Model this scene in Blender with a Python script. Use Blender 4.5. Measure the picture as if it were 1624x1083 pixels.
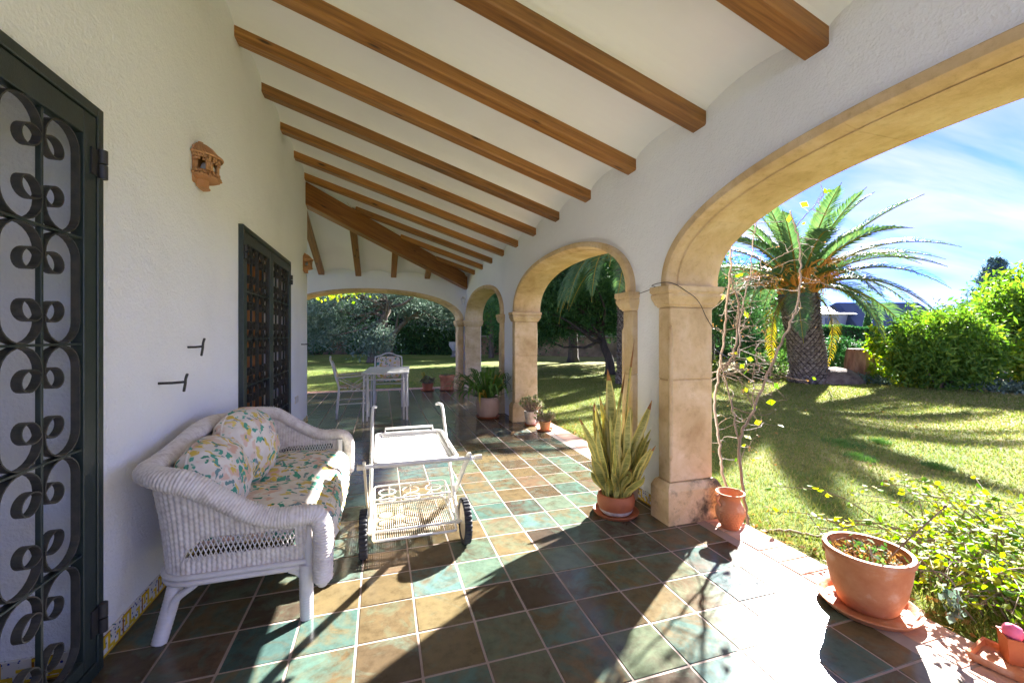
import bpy, bmesh, math, random
import numpy as np
from mathutils import Vector, Matrix

random.seed(7)
rng = np.random.default_rng(7)
S = bpy.context.scene
for o_ in list(bpy.data.objects):
    bpy.data.objects.remove(o_)
R = math.radians

# ---------------------------------------------------------------- camera
cam_d = bpy.data.cameras.new('camera')
cam_d.sensor_width = 36.0
cam_d.lens = 664.6 / 1624 * 36
cam_d.shift_y = -10.7 / 1624
cam_d.clip_start = 0.05
cam_d.clip_end = 1500
cam = bpy.data.objects.new('camera', cam_d)
S.collection.objects.link(cam)
cam.location = (0, 0, 1.3)
cam.rotation_euler = (R(90), 0, -0.302)
S.camera = cam

# ---------------------------------------------------------------- world and sun
SUN_AZ = R(55.0)      # from +Y towards +X
SUN_EL = R(28.5)
W = bpy.data.worlds.new('World')
S.world = W
W.use_nodes = True
wt = W.node_tree
wt.nodes.clear()
wo = wt.nodes.new('ShaderNodeOutputWorld')
bg = wt.nodes.new('ShaderNodeBackground')
sky = wt.nodes.new('ShaderNodeTexSky')
sky.sky_type = 'NISHITA'
sky.sun_disc = False
sky.sun_elevation = SUN_EL
sky.sun_rotation = SUN_AZ
sky.air_density = 0.21
sky.dust_density = 0.0
sky.ozone_density = 4.0
bg.inputs['Strength'].default_value = 0.06
# thin high cloud laid over the clear sky, streaked along one wind direction
tc = wt.nodes.new('ShaderNodeTexCoord')
sep = wt.nodes.new('ShaderNodeSeparateXYZ')
wt.links.new(tc.outputs['Generated'], sep.inputs[0])
addz = wt.nodes.new('ShaderNodeMath'); addz.operation = 'ADD'; addz.inputs[1].default_value = 0.22
wt.links.new(sep.outputs['Z'], addz.inputs[0])
mxz = wt.nodes.new('ShaderNodeMath'); mxz.operation = 'MAXIMUM'; mxz.inputs[1].default_value = 0.05
wt.links.new(addz.outputs[0], mxz.inputs[0])
dx = wt.nodes.new('ShaderNodeMath'); dx.operation = 'DIVIDE'
dy = wt.nodes.new('ShaderNodeMath'); dy.operation = 'DIVIDE'
wt.links.new(sep.outputs['X'], dx.inputs[0]); wt.links.new(mxz.outputs[0], dx.inputs[1])
wt.links.new(sep.outputs['Y'], dy.inputs[0]); wt.links.new(mxz.outputs[0], dy.inputs[1])
comb = wt.nodes.new('ShaderNodeCombineXYZ')
wt.links.new(dx.outputs[0], comb.inputs[0]); wt.links.new(dy.outputs[0], comb.inputs[1])
mp = wt.nodes.new('ShaderNodeMapping')
mp.inputs['Rotation'].default_value = (0, 0, R(28))
mp.inputs['Scale'].default_value = (0.55, 1.9, 1)
wt.links.new(comb.outputs[0], mp.inputs[0])
cn = wt.nodes.new('ShaderNodeTexNoise')
cn.inputs['Scale'].default_value = 1.3
cn.inputs['Detail'].default_value = 7
cn.inputs['Roughness'].default_value = 0.52
cn.inputs['Distortion'].default_value = 0.45
wt.links.new(mp.outputs[0], cn.inputs['Vector'])
cr = wt.nodes.new('ShaderNodeValToRGB')
cr.color_ramp.elements[0].position = 0.39
cr.color_ramp.elements[1].position = 0.61
cr.color_ramp.elements[0].color = (0.12, 0.12, 0.12, 1)
cr.color_ramp.elements[1].color = (0.92, 0.92, 0.92, 1)
wt.links.new(cn.outputs['Fac'], cr.inputs[0])
hs = wt.nodes.new('ShaderNodeHueSaturation')
hs.inputs['Saturation'].default_value = 1.2
hs.inputs['Value'].default_value = 0.9
hs.inputs['Hue'].default_value = 0.525
wt.links.new(sky.outputs[0], hs.inputs['Color'])
mixc = wt.nodes.new('ShaderNodeMixRGB')
wt.links.new(cr.outputs[0], mixc.inputs[0])
wt.links.new(hs.outputs[0], mixc.inputs[1])
mixc.inputs[2].default_value = (0.74, 0.77, 0.81, 1)
wt.links.new(mixc.outputs[0], bg.inputs['Color'])
wt.links.new(bg.outputs[0], wo.inputs['Surface'])

sun_d = bpy.data.lights.new('sun', 'SUN')
sun_d.energy = 2.0
sun_d.angle = R(0.8)
sun_d.color = (1.0, 0.97, 0.93)
sun = bpy.data.objects.new('sun', sun_d)
S.collection.objects.link(sun)
sdir = Vector((math.sin(SUN_AZ) * math.cos(SUN_EL), math.cos(SUN_AZ) * math.cos(SUN_EL), math.sin(SUN_EL)))
sun.rotation_euler = (-sdir).to_track_quat('-Z', 'Y').to_euler()
sun.location = (20, 14, 20)

S.view_settings.view_transform = 'Standard'
S.view_settings.look = 'None'
S.view_settings.exposure = 4.65
S.view_settings.gamma = 1.0
S.view_settings.use_curve_mapping = False
S.render.engine = 'CYCLES'
S.cycles.use_denoising = True
S.cycles.max_bounces = 14
S.cycles.diffuse_bounces = 12
S.cycles.glossy_bounces = 4
S.cycles.transmission_bounces = 4
S.cycles.sample_clamp_indirect = 40
S.cycles.caustics_reflective = False
S.cycles.caustics_refractive = False

# ---------------------------------------------------------------- materials
MATS = {}


def nodes(name):
    m = bpy.data.materials.new(name)
    m.use_nodes = True
    nt = m.node_tree
    b = nt.nodes['Principled BSDF']
    MATS[name] = m
    return m, nt, b


def nd(nt, typ, **kw):
    n = nt.nodes.new(typ)
    for k, v in kw.items():
        if hasattr(n, k):
            setattr(n, k, v)
        else:
            n.inputs[k.replace('_', ' ')].default_value = v
    return n


def ramp(nt, fac, cols, pos=None, interp='LINEAR'):
    r = nt.nodes.new('ShaderNodeValToRGB')
    r.color_ramp.interpolation = interp
    e = r.color_ramp.elements
    n = len(cols)
    if pos is None:
        pos = [i / max(1, n - 1) for i in range(n)]
    while len(e) < n:
        e.new(0.5)
    for i in range(n):
        e[i].position = pos[i]
        e[i].color = tuple(cols[i]) + (1,) if len(cols[i]) == 3 else cols[i]
    if fac is not None:
        nt.links.new(fac, r.inputs[0])
    return r


def coords(nt, kind, scale=(1, 1, 1)):
    if kind == 'P':
        g = nt.nodes.new('ShaderNodeNewGeometry')
        out = g.outputs['Position']
    else:
        g = nt.nodes.new('ShaderNodeTexCoord')
        out = g.outputs[kind]
    m = nt.nodes.new('ShaderNodeMapping')
    m.inputs['Scale'].default_value = scale
    nt.links.new(out, m.inputs[0])
    return m.outputs[0]


def bump(nt, b, height, strength, dist=0.01):
    bp = nt.nodes.new('ShaderNodeBump')
    bp.inputs['Strength'].default_value = strength
    bp.inputs['Distance'].default_value = dist
    nt.links.new(height, bp.inputs['Height'])
    nt.links.new(bp.outputs[0], b.inputs['Normal'])
    return bp


def basic(name, cols, scale=5.0, rough=0.6, bmp=0.0, bscale=60.0, kind='P', stretch=(1, 1, 1),
          metal=0.0, spec=0.5, pos=None, detail=6, dist=0.01, rvar=0.0, coat=0.0):
    m, nt, b = nodes(name)
    v = coords(nt, kind, stretch)
    n = nd(nt, 'ShaderNodeTexNoise', Scale=scale, Detail=detail, Roughness=0.6)
    nt.links.new(v, n.inputs['Vector'])
    if len(cols) == 1:
        cols = [tuple(c * 0.9 for c in cols[0]), tuple(min(1, c * 1.08) for c in cols[0])]
    r = ramp(nt, n.outputs['Fac'], cols, pos or [0.3 + 0.4 * i / (len(cols) - 1) for i in range(len(cols))])
    nt.links.new(r.outputs[0], b.inputs['Base Color'])
    b.inputs['Roughness'].default_value = rough
    b.inputs['Metallic'].default_value = metal
    b.inputs['Specular IOR Level'].default_value = spec
    b.inputs['Coat Weight'].default_value = coat
    if rvar:
        mr = nd(nt, 'ShaderNodeMapRange')
        mr.inputs['To Min'].default_value = rough - rvar
        mr.inputs['To Max'].default_value = rough + rvar
        nt.links.new(n.outputs['Fac'], mr.inputs['Value'])
        nt.links.new(mr.outputs[0], b.inputs['Roughness'])
    if bmp:
        n2 = nd(nt, 'ShaderNodeTexNoise', Scale=bscale, Detail=4, Roughness=0.55)
        nt.links.new(v, n2.inputs['Vector'])
        bump(nt, b, n2.outputs['Fac'], bmp, dist)
    return m


def leafmat(name, cols, transl=0.35, rough=0.6, pos=None):
    m, nt, b = nodes(name)
    g = nt.nodes.new('ShaderNodeNewGeometry')
    r = ramp(nt, g.outputs['Random Per Island'], cols, pos)
    nt.links.new(r.outputs[0], b.inputs['Base Color'])
    b.inputs['Roughness'].default_value = rough
    b.inputs['Specular IOR Level'].default_value = 0.12
    t = nt.nodes.new('ShaderNodeBsdfTranslucent')
    hv = nd(nt, 'ShaderNodeHueSaturation')
    hv.inputs['Saturation'].default_value = 1.15
    hv.inputs['Value'].default_value = 1.35
    nt.links.new(r.outputs[0], hv.inputs['Color'])
    nt.links.new(hv.outputs[0], t.inputs['Color'])
    mx = nt.nodes.new('ShaderNodeMixShader')
    mx.inputs[0].default_value = transl
    nt.links.new(b.outputs[0], mx.inputs[1])
    nt.links.new(t.outputs[0], mx.inputs[2])
    nt.links.new(mx.outputs[0], nt.nodes['Material Output'].inputs['Surface'])
    return m


# plaster
def plaster(name, c, bs, sc):
    m, nt, b = nodes(name)
    v = coords(nt, 'P')
    n1 = nd(nt, 'ShaderNodeTexNoise', Scale=0.9, Detail=3)
    nt.links.new(v, n1.inputs['Vector'])
    n1.inputs['Detail'].default_value = 8
    r = ramp(nt, n1.outputs['Fac'], [tuple(k * 0.90 for k in c), tuple(k * 0.97 for k in c), c], [0.30, 0.45, 0.62])
    nt.links.new(r.outputs[0], b.inputs['Base Color'])
    b.inputs['Roughness'].default_value = 0.75
    b.inputs['Specular IOR Level'].default_value = 0.3
    n2 = nd(nt, 'ShaderNodeTexNoise', Scale=sc, Detail=5, Roughness=0.6)
    nt.links.new(v, n2.inputs['Vector'])
    n3 = nd(nt, 'ShaderNodeTexNoise', Scale=sc * 0.22, Detail=2)
    nt.links.new(v, n3.inputs['Vector'])
    ad = nd(nt, 'ShaderNodeMath', operation='ADD')
    nt.links.new(n2.outputs['Fac'], ad.inputs[0]); nt.links.new(n3.outputs['Fac'], ad.inputs[1])
    bump(nt, b, ad.outputs[0], bs, 0.012)
    return m


plaster('stucco', (0.86, 0.872, 0.89), 0.7, 70)
plaster('ceiling_plaster', (0.855, 0.868, 0.885), 0.12, 30)


def stone(name, stain=False):
    m, nt, b = nodes(name)
    v = coords(nt, 'P')
    n1 = nd(nt, 'ShaderNodeTexNoise', Scale=3.2, Detail=8, Roughness=0.62, Distortion=0.4)
    nt.links.new(v, n1.inputs['Vector'])
    oi = nt.nodes.new('ShaderNodeObjectInfo')
    r = ramp(nt, n1.outputs['Fac'], [(0.45, 0.30, 0.14), (0.62, 0.455, 0.25), (0.74, 0.60, 0.40)], [0.28, 0.5, 0.74])
    hv = nd(nt, 'ShaderNodeHueSaturation')
    mr = nd(nt, 'ShaderNodeMapRange')
    mr.inputs['To Min'].default_value = 0.9; mr.inputs['To Max'].default_value = 1.08
    nt.links.new(oi.outputs['Random'], mr.inputs['Value'])
    nt.links.new(mr.outputs[0], hv.inputs['Value'])
    nt.links.new(r.outputs[0], hv.inputs['Color'])
    out = hv.outputs[0]
    n5 = nd(nt, 'ShaderNodeTexNoise', Scale=21, Detail=9, Roughness=0.75)
    nt.links.new(v, n5.inputs['Vector'])
    r5 = ramp(nt, n5.outputs['Fac'], [(0.62, 0.55, 0.45), (1, 1, 1), (1.08, 1.1, 1.14)], [0.30, 0.48, 0.72])
    m5 = nt.nodes.new('ShaderNodeMixRGB'); m5.blend_type = 'MULTIPLY'; m5.inputs[0].default_value = 0.5
    nt.links.new(out, m5.inputs[1]); nt.links.new(r5.outputs[0], m5.inputs[2])
    out = m5.outputs[0]
    if stain:
        n4 = nd(nt, 'ShaderNodeTexNoise', Scale=7.0, Detail=9, Roughness=0.7)
        nt.links.new(v, n4.inputs['Vector'])
        sp = nd(nt, 'ShaderNodeSeparateXYZ')
        g = nt.nodes.new('ShaderNodeNewGeometry')
        nt.links.new(g.outputs['Position'], sp.inputs[0])
        mr2 = nd(nt, 'ShaderNodeMapRange')
        mr2.inputs['From Min'].default_value = 1.95; mr2.inputs['From Max'].default_value = 2.25
        mr2.inputs['To Min'].default_value = -0.06; mr2.inputs['To Max'].default_value = 0.16
        nt.links.new(sp.outputs['X'], mr2.inputs['Value'])
        ad = nd(nt, 'ShaderNodeMath', operation='ADD')
        nt.links.new(n4.outputs['Fac'], ad.inputs[0]); nt.links.new(mr2.outputs[0], ad.inputs[1])
        rr = ramp(nt, ad.outputs[0], [(0, 0, 0), (1, 1, 1)], [0.52, 0.72])
        mx = nt.nodes.new('ShaderNodeMixRGB')
        nt.links.new(rr.outputs[0], mx.inputs[0])
        nt.links.new(out, mx.inputs[1])
        mx.inputs[2].default_value = (0.09, 0.075, 0.05, 1)
        out = mx.outputs[0]
    nt.links.new(out, b.inputs['Base Color'])
    b.inputs['Roughness'].default_value = 0.8
    b.inputs['Specular IOR Level'].default_value = 0.25
    n2 = nd(nt, 'ShaderNodeTexNoise', Scale=30, Detail=9, Roughness=0.78)
    nt.links.new(v, n2.inputs['Vector'])
    bump(nt, b, n2.outputs['Fac'], 0.55, 0.012)


stone('sandstone')
stone('sandstone_base', True)


def wood(name, cols, sx=1.2, sy=26, rough=0.42):
    m, nt, b = nodes(name)
    v = coords(nt, 'Object', (sx, sy, sy))
    oi = nt.nodes.new('ShaderNodeObjectInfo')
    vm = nd(nt, 'ShaderNodeVectorMath', operation='ADD')
    ml = nd(nt, 'ShaderNodeMath', operation='MULTIPLY'); ml.inputs[1].default_value = 61.0
    nt.links.new(oi.outputs['Random'], ml.inputs[0])
    nt.links.new(v, vm.inputs[0]); nt.links.new(ml.outputs[0], vm.inputs[1])
    n1 = nd(nt, 'ShaderNodeTexNoise', Scale=1.0, Detail=6, Roughness=0.65, Distortion=0.9)
    nt.links.new(vm.outputs[0], n1.inputs['Vector'])
    r0 = ramp(nt, n1.outputs['Fac'], cols, [0.28, 0.5, 0.72])
    r = nd(nt, 'ShaderNodeHueSaturation')
    mrv = nd(nt, 'ShaderNodeMapRange'); mrv.inputs['To Min'].default_value = 0.72; mrv.inputs['To Max'].default_value = 1.18
    nt.links.new(oi.outputs['Random'], mrv.inputs['Value']); nt.links.new(mrv.outputs[0], r.inputs['Value'])
    nt.links.new(r0.outputs[0], r.inputs['Color'])
    # knots
    vo = nd(nt, 'ShaderNodeTexVoronoi', Scale=1.0)
    v2 = coords(nt, 'Object', (2.2, 9, 9))
    vm2 = nd(nt, 'ShaderNodeVectorMath', operation='ADD')
    nt.links.new(v2, vm2.inputs[0]); nt.links.new(ml.outputs[0], vm2.inputs[1])
    nt.links.new(vm2.outputs[0], vo.inputs['Vector'])
    rk = ramp(nt, vo.outputs['Distance'], [(1, 1, 1), (0, 0, 0)], [0.06, 0.15])
    mx = nt.nodes.new('ShaderNodeMixRGB')
    nt.links.new(rk.outputs[0], mx.inputs[0])
    nt.links.new(r.outputs[0], mx.inputs[1])
    mx.inputs[2].default_value = (0.05, 0.018, 0.006, 1)
    nt.links.new(mx.outputs[0], b.inputs['Base Color'])
    b.inputs['Roughness'].default_value = rough
    bump(nt, b, n1.outputs['Fac'], 0.12, 0.01)


wood('beam_wood', [(0.115, 0.042, 0.009), (0.32, 0.135, 0.030), (0.46, 0.215, 0.055)])
wood('hip_wood', [(0.10, 0.036, 0.009), (0.25, 0.10, 0.025), (0.35, 0.155, 0.04)])
wood('door_wood', [(0.16, 0.06, 0.015), (0.36, 0.15, 0.04), (0.45, 0.2, 0.06)], 20, 3)


# glazed floor tiles
def tilemat(name, per_object):
    m, nt, b = nodes(name)
    if per_object:
        oi = nt.nodes.new('ShaderNodeObjectInfo'); rnd = oi.outputs['Random']
    else:
        oi = nt.nodes.new('ShaderNodeNewGeometry'); rnd = oi.outputs['Random Per Island']
    g = nt.nodes.new('ShaderNodeNewGeometry')
    ml = nd(nt, 'ShaderNodeMath', operation='MULTIPLY'); ml.inputs[1].default_value = 97.0
    nt.links.new(rnd, ml.inputs[0])
    vm = nd(nt, 'ShaderNodeVectorMath', operation='ADD')
    nt.links.new(g.outputs['Position'], vm.inputs[0]); nt.links.new(ml.outputs[0], vm.inputs[1])
    n1 = nd(nt, 'ShaderNodeTexNoise', Scale=6.5, Detail=8, Roughness=0.66, Distortion=1.0)
    nt.links.new(vm.outputs[0], n1.inputs['Vector'])
    n2 = nd(nt, 'ShaderNodeTexNoise', Scale=17, Detail=8, Roughness=0.7)
    nt.links.new(vm.outputs[0], n2.inputs['Vector'])
    brown = [(0.050, 0.038, 0.030), (0.085, 0.060, 0.032), (0.125, 0.096, 0.048), (0.105, 0.066, 0.046)]
    teal = [(0.046, 0.084, 0.076), (0.072, 0.125, 0.100), (0.105, 0.118, 0.070), (0.080, 0.140, 0.130)]
    r1 = ramp(nt, rnd, brown, [0.0, 0.35, 0.7, 1.0])
    # a second, unrelated random number per tile
    sn = nd(nt, 'ShaderNodeTexWhiteNoise', noise_dimensions='1D')
    nt.links.new(ml.outputs[0], sn.inputs['W'])
    r2 = ramp(nt, sn.outputs['Value'], teal, [0.0, 0.35, 0.65, 1.0])
    sn2 = nd(nt, 'ShaderNodeTexWhiteNoise', noise_dimensions='1D')
    ad = nd(nt, 'ShaderNodeMath', operation='ADD'); ad.inputs[1].default_value = 13.7
    nt.links.new(ml.outputs[0], ad.inputs[0]); nt.links.new(ad.outputs[0], sn2.inputs['W'])
    # share of green in the tile
    sh = nd(nt, 'ShaderNodeMapRange')
    sh.inputs['To Min'].default_value = -0.17; sh.inputs['To Max'].default_value = 0.13
    nt.links.new(sn2.outputs['Value'], sh.inputs['Value'])
    a2 = nd(nt, 'ShaderNodeMath', operation='ADD')
    nt.links.new(n1.outputs['Fac'], a2.inputs[0]); nt.links.new(sh.outputs[0], a2.inputs[1])
    fr = ramp(nt, a2.outputs[0], [(0, 0, 0), (1, 1, 1)], [0.40, 0.64])
    mx = nt.nodes.new('ShaderNodeMixRGB')
    nt.links.new(fr.outputs[0], mx.inputs[0]); nt.links.new(r1.outputs[0], mx.inputs[1]); nt.links.new(r2.outputs[0], mx.inputs[2])
    mul = nt.nodes.new('ShaderNodeMixRGB'); mul.blend_type = 'MULTIPLY'; mul.inputs[0].default_value = 0.8
    rf = ramp(nt, n2.outputs['Fac'], [(0.58, 0.54, 0.49), (1.0, 1.0, 1.0), (1.34, 1.29, 1.2)], [0.3, 0.5, 0.72])
    nt.links.new(mx.outputs[0], mul.inputs[1]); nt.links.new(rf.outputs[0], mul.inputs[2])
    nt.links.new(mul.outputs[0], b.inputs['Base Color'])
    mr = nd(nt, 'ShaderNodeMapRange')
    mr.inputs['To Min'].default_value = 0.12; mr.inputs['To Max'].default_value = 0.24
    nt.links.new(n2.outputs['Fac'], mr.inputs['Value'])
    nt.links.new(mr.outputs[0], b.inputs['Roughness'])
    b.inputs['Specular IOR Level'].default_value = 0.30
    n3 = nd(nt, 'ShaderNodeTexNoise', Scale=9, Detail=5, Roughness=0.6)
    nt.links.new(vm.outputs[0], n3.inputs['Vector'])
    bump(nt, b, n3.outputs['Fac'], 0.07, 0.012)


tilemat('glazed_tile', True)
tilemat('glazed_tile_far', False)
basic('grout', [(0.26, 0.195, 0.165), (0.36, 0.28, 0.24)], 9, 0.85, 0.2, 120)
basic('edge_terracotta', [(0.40, 0.19, 0.115), (0.55, 0.32, 0.22), (0.63, 0.44, 0.33)], 7, 0.75, 0.25, 70)
basic('terracotta', [(0.30, 0.095, 0.038), (0.44, 0.16, 0.064), (0.50, 0.21, 0.095), (0.60, 0.40, 0.29)], 6, 0.7, 0.2, 60)
basic('terracotta_dark', [(0.30, 0.085, 0.033), (0.41, 0.13, 0.05)], 6, 0.62, 0.2, 60)
basic('terracotta_light', [(0.50, 0.24, 0.09), (0.60, 0.32, 0.13)], 8, 0.7, 0.2, 60)
basic('lamp_clay', [(0.42, 0.20, 0.085), (0.52, 0.27, 0.12)], 14, 0.7, 0.2, 90)
basic('grey_clay', [(0.36, 0.25, 0.19), (0.47, 0.34, 0.27)], 7, 0.75, 0.2, 60)
basic('white_pot', [(0.45, 0.38, 0.34), (0.72, 0.68, 0.62)], 22, 0.6, 0.2, 60)
basic('soil', [(0.05, 0.03, 0.02), (0.13, 0.075, 0.04)], 40, 0.95, 0.6, 120)
basic('iron_green', [(0.010, 0.020, 0.018), (0.022, 0.034, 0.030)], 25, 0.38, 0.1, 160, metal=0.0, spec=0.6)
basic('iron_black', [(0.012, 0.012, 0.012), (0.03, 0.028, 0.026)], 25, 0.45)
basic('iron_worn', [(0.020, 0.023, 0.021), (0.055, 0.048, 0.038)], 30, 0.5)
basic('white_metal', [(0.56, 0.54, 0.50), (0.68, 0.67, 0.65)], 12, 0.38)
basic('rusty_white', [(0.36, 0.23, 0.10), (0.52, 0.43, 0.30), (0.60, 0.56, 0.48)], 20, 0.5)
basic('cream_plastic', [(0.66, 0.57, 0.40), (0.72, 0.64, 0.48)], 12, 0.45)
basic('rubber', [(0.012, 0.013, 0.016), (0.03, 0.03, 0.034)], 20, 0.7)
basic('wicker', [(0.52, 0.46, 0.42), (0.68, 0.63, 0.58), (0.74, 0.70, 0.66)], 26, 0.55, spec=0.35)
basic('wicker_paint', [(0.62, 0.58, 0.55), (0.72, 0.69, 0.66)], 18, 0.45)
basic('switch_plastic', [(0.66, 0.60, 0.48), (0.72, 0.66, 0.54)], 10, 0.4)
basic('pink_plastic', [(0.75, 0.12, 0.25), (0.80, 0.16, 0.30)], 10, 0.4)
basic('bulb_glass', [(0.70, 0.70, 0.70), (0.8, 0.8, 0.8)], 10, 0.25)
basic('bark', [(0.055, 0.038, 0.028), (0.13, 0.095, 0.07), (0.2, 0.16, 0.125)], 9, 0.9, 0.7, 25, stretch=(1, 1, 0.25), dist=0.03)
basic('bark_pale', [(0.10, 0.072, 0.052), (0.20, 0.15, 0.11), (0.28, 0.225, 0.17)], 14, 0.85, 0.4, 40, stretch=(1, 1, 0.3))
basic('bark_dark', [(0.025, 0.02, 0.016), (0.075, 0.055, 0.042)], 9, 0.9, 0.6, 25, stretch=(1, 1, 0.25), dist=0.03)
basic('stump_bark', [(0.13, 0.06, 0.035), (0.27, 0.14, 0.085), (0.36, 0.21, 0.14)], 8, 0.9, 0.6, 30, stretch=(1, 1, 0.3), dist=0.03)
basic('palm_scale', [(0.06, 0.044, 0.037), (0.17, 0.135, 0.113), (0.33, 0.285, 0.25)], 11, 0.9, 0.5, 50)
basic('palm_core', [(0.03, 0.022, 0.018), (0.07, 0.05, 0.04)], 11, 0.95)
basic('root_mound', [(0.07, 0.045, 0.035), (0.16, 0.11, 0.085), (0.22, 0.17, 0.13)], 7, 0.95, 0.8, 22, dist=0.05)
basic('garden_stone', [(0.17, 0.15, 0.13), (0.30, 0.27, 0.24)], 5, 0.9, 0.5, 20, dist=0.03)
basic('boundary_stone', [(0.12, 0.075, 0.045), (0.24, 0.155, 0.09), (0.33, 0.23, 0.145)], 1.6, 0.9, 0.5, 9, dist=0.05)
basic('pale_stone', [(0.5, 0.48, 0.45), (0.6, 0.58, 0.55)], 5, 0.8)
basic('house_render_shaded', [(0.27, 0.29, 0.34), (0.32, 0.34, 0.39)], 1, 0.8)  # bluish shade of the backlit front is mixed into this wall colour
basic('house_roof', [(0.035, 0.055, 0.10), (0.05, 0.075, 0.13)], 2, 0.7)
basic('window_dark', [(0.03, 0.035, 0.045), (0.05, 0.055, 0.07)], 2, 0.2)
basic('fruit_orange', [(0.62, 0.24, 0.02), (0.75, 0.36, 0.04)], 9, 0.6)


def floral(name):
    m, nt, b = nodes(name)
    v = coords(nt, 'Object', (1, 1, 1))
    nz = nd(nt, 'ShaderNodeTexNoise', Scale=15, Detail=3)
    nt.links.new(v, nz.inputs['Vector'])
    mxv = nt.nodes.new('ShaderNodeMixRGB'); mxv.blend_type = 'ADD'; mxv.inputs[0].default_value = 0.14
    nt.links.new(v, mxv.inputs[1]); nt.links.new(nz.outputs['Color'], mxv.inputs[2])
    base = ramp(nt, nz.outputs['Fac'], [(0.66, 0.60, 0.54), (0.74, 0.70, 0.64)], [0.35, 0.65])
    out = base.outputs[0]
    layers = [(10, (0.66, 0.43, 0.33), (0.68, 0.55, 0.46), 0.40, 0.52),
              (16, (0.64, 0.44, 0.06), (0.66, 0.53, 0.17), 0.33, 0.40),
              (17, (0.07, 0.31, 0.22), (0.11, 0.38, 0.29), 0.36, 0.43),
              (24, (0.03, 0.22, 0.13), (0.28, 0.32, 0.40), 0.30, 0.36)]
    for i, (sc, ca, cb, p0, p1) in enumerate(layers):
        mp_ = nt.nodes.new('ShaderNodeMapping')
        mp_.inputs['Location'].default_value = (i * 1.7, i * 2.9, i * 0.6)
        mp_.inputs['Scale'].default_value = (0.75, 1.35, 0.6) if i % 2 else (1.3, 0.6, 1.1)
        nt.links.new(mxv.outputs[0], mp_.inputs[0])
        vo = nd(nt, 'ShaderNodeTexVoronoi', Scale=sc, Randomness=0.9)
        nt.links.new(mp_.outputs[0], vo.inputs['Vector'])
        mk = ramp(nt, vo.outputs['Distance'], [(1, 1, 1), (0, 0, 0)], [p0, p1])
        # only some of the cells carry a motif
        sx_ = nd(nt, 'ShaderNodeSeparateXYZ')
        nt.links.new(vo.outputs['Color'], sx_.inputs[0])
        th = nd(nt, 'ShaderNodeMath', operation='GREATER_THAN'); th.inputs[1].default_value = 0.36 if i < 2 else 0.5
        nt.links.new(sx_.outputs['X'], th.inputs[0])
        ml = nd(nt, 'ShaderNodeMath', operation='MULTIPLY')
        nt.links.new(mk.outputs[0], ml.inputs[0]); nt.links.new(th.outputs[0], ml.inputs[1])
        cc = ramp(nt, sx_.outputs['Y'], [ca, cb])
        mx = nt.nodes.new('ShaderNodeMixRGB')
        nt.links.new(ml.outputs[0], mx.inputs[0]); nt.links.new(out, mx.inputs[1]); nt.links.new(cc.outputs[0], mx.inputs[2])
        out = mx.outputs[0]
    nt.links.new(out, b.inputs['Base Color'])
    b.inputs['Roughness'].default_value = 0.85
    b.inputs['Specular IOR Level'].default_value = 0.15
    n2 = nd(nt, 'ShaderNodeTexNoise', Scale=22, Detail=4)
    nt.links.new(v, n2.inputs['Vector'])
    bump(nt, b, n2.outputs['Fac'], 0.3, 0.012)


floral('floral_cloth')


def azulejo(name):
    m, nt, b = nodes(name)
    v = coords(nt, 'P')
    vo = nd(nt, 'ShaderNodeTexVoronoi', Scale=62, Randomness=0.85)
    nt.links.new(v, vo.inputs['Vector'])
    mk = ramp(nt, vo.outputs['Distance'], [(1, 1, 1), (0, 0, 0)], [0.30, 0.36])
    cc = ramp(nt, vo.outputs['Color'], [(0.02, 0.04, 0.22), (0.03, 0.16, 0.08), (0.03, 0.06, 0.3), (0.7, 0.68, 0.62)], [0.0, 0.4, 0.5, 0.62], 'CONSTANT')
    mx = nt.nodes.new('ShaderNodeMixRGB')
    nt.links.new(mk.outputs[0], mx.inputs[0]); mx.inputs[1].default_value = (0.70, 0.68, 0.63, 1)
    nt.links.new(cc.outputs[0], mx.inputs[2])
    nt.links.new(mx.outputs[0], b.inputs['Base Color'])
    b.inputs['Roughness'].default_value = 0.2


azulejo('azulejo')
basic('azulejo_yellow', [(0.66, 0.42, 0.02), (0.74, 0.52, 0.04)], 40, 0.2)
basic('azulejo_ochre', [(0.30, 0.12, 0.02), (0.40, 0.17, 0.03)], 40, 0.2)


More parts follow.
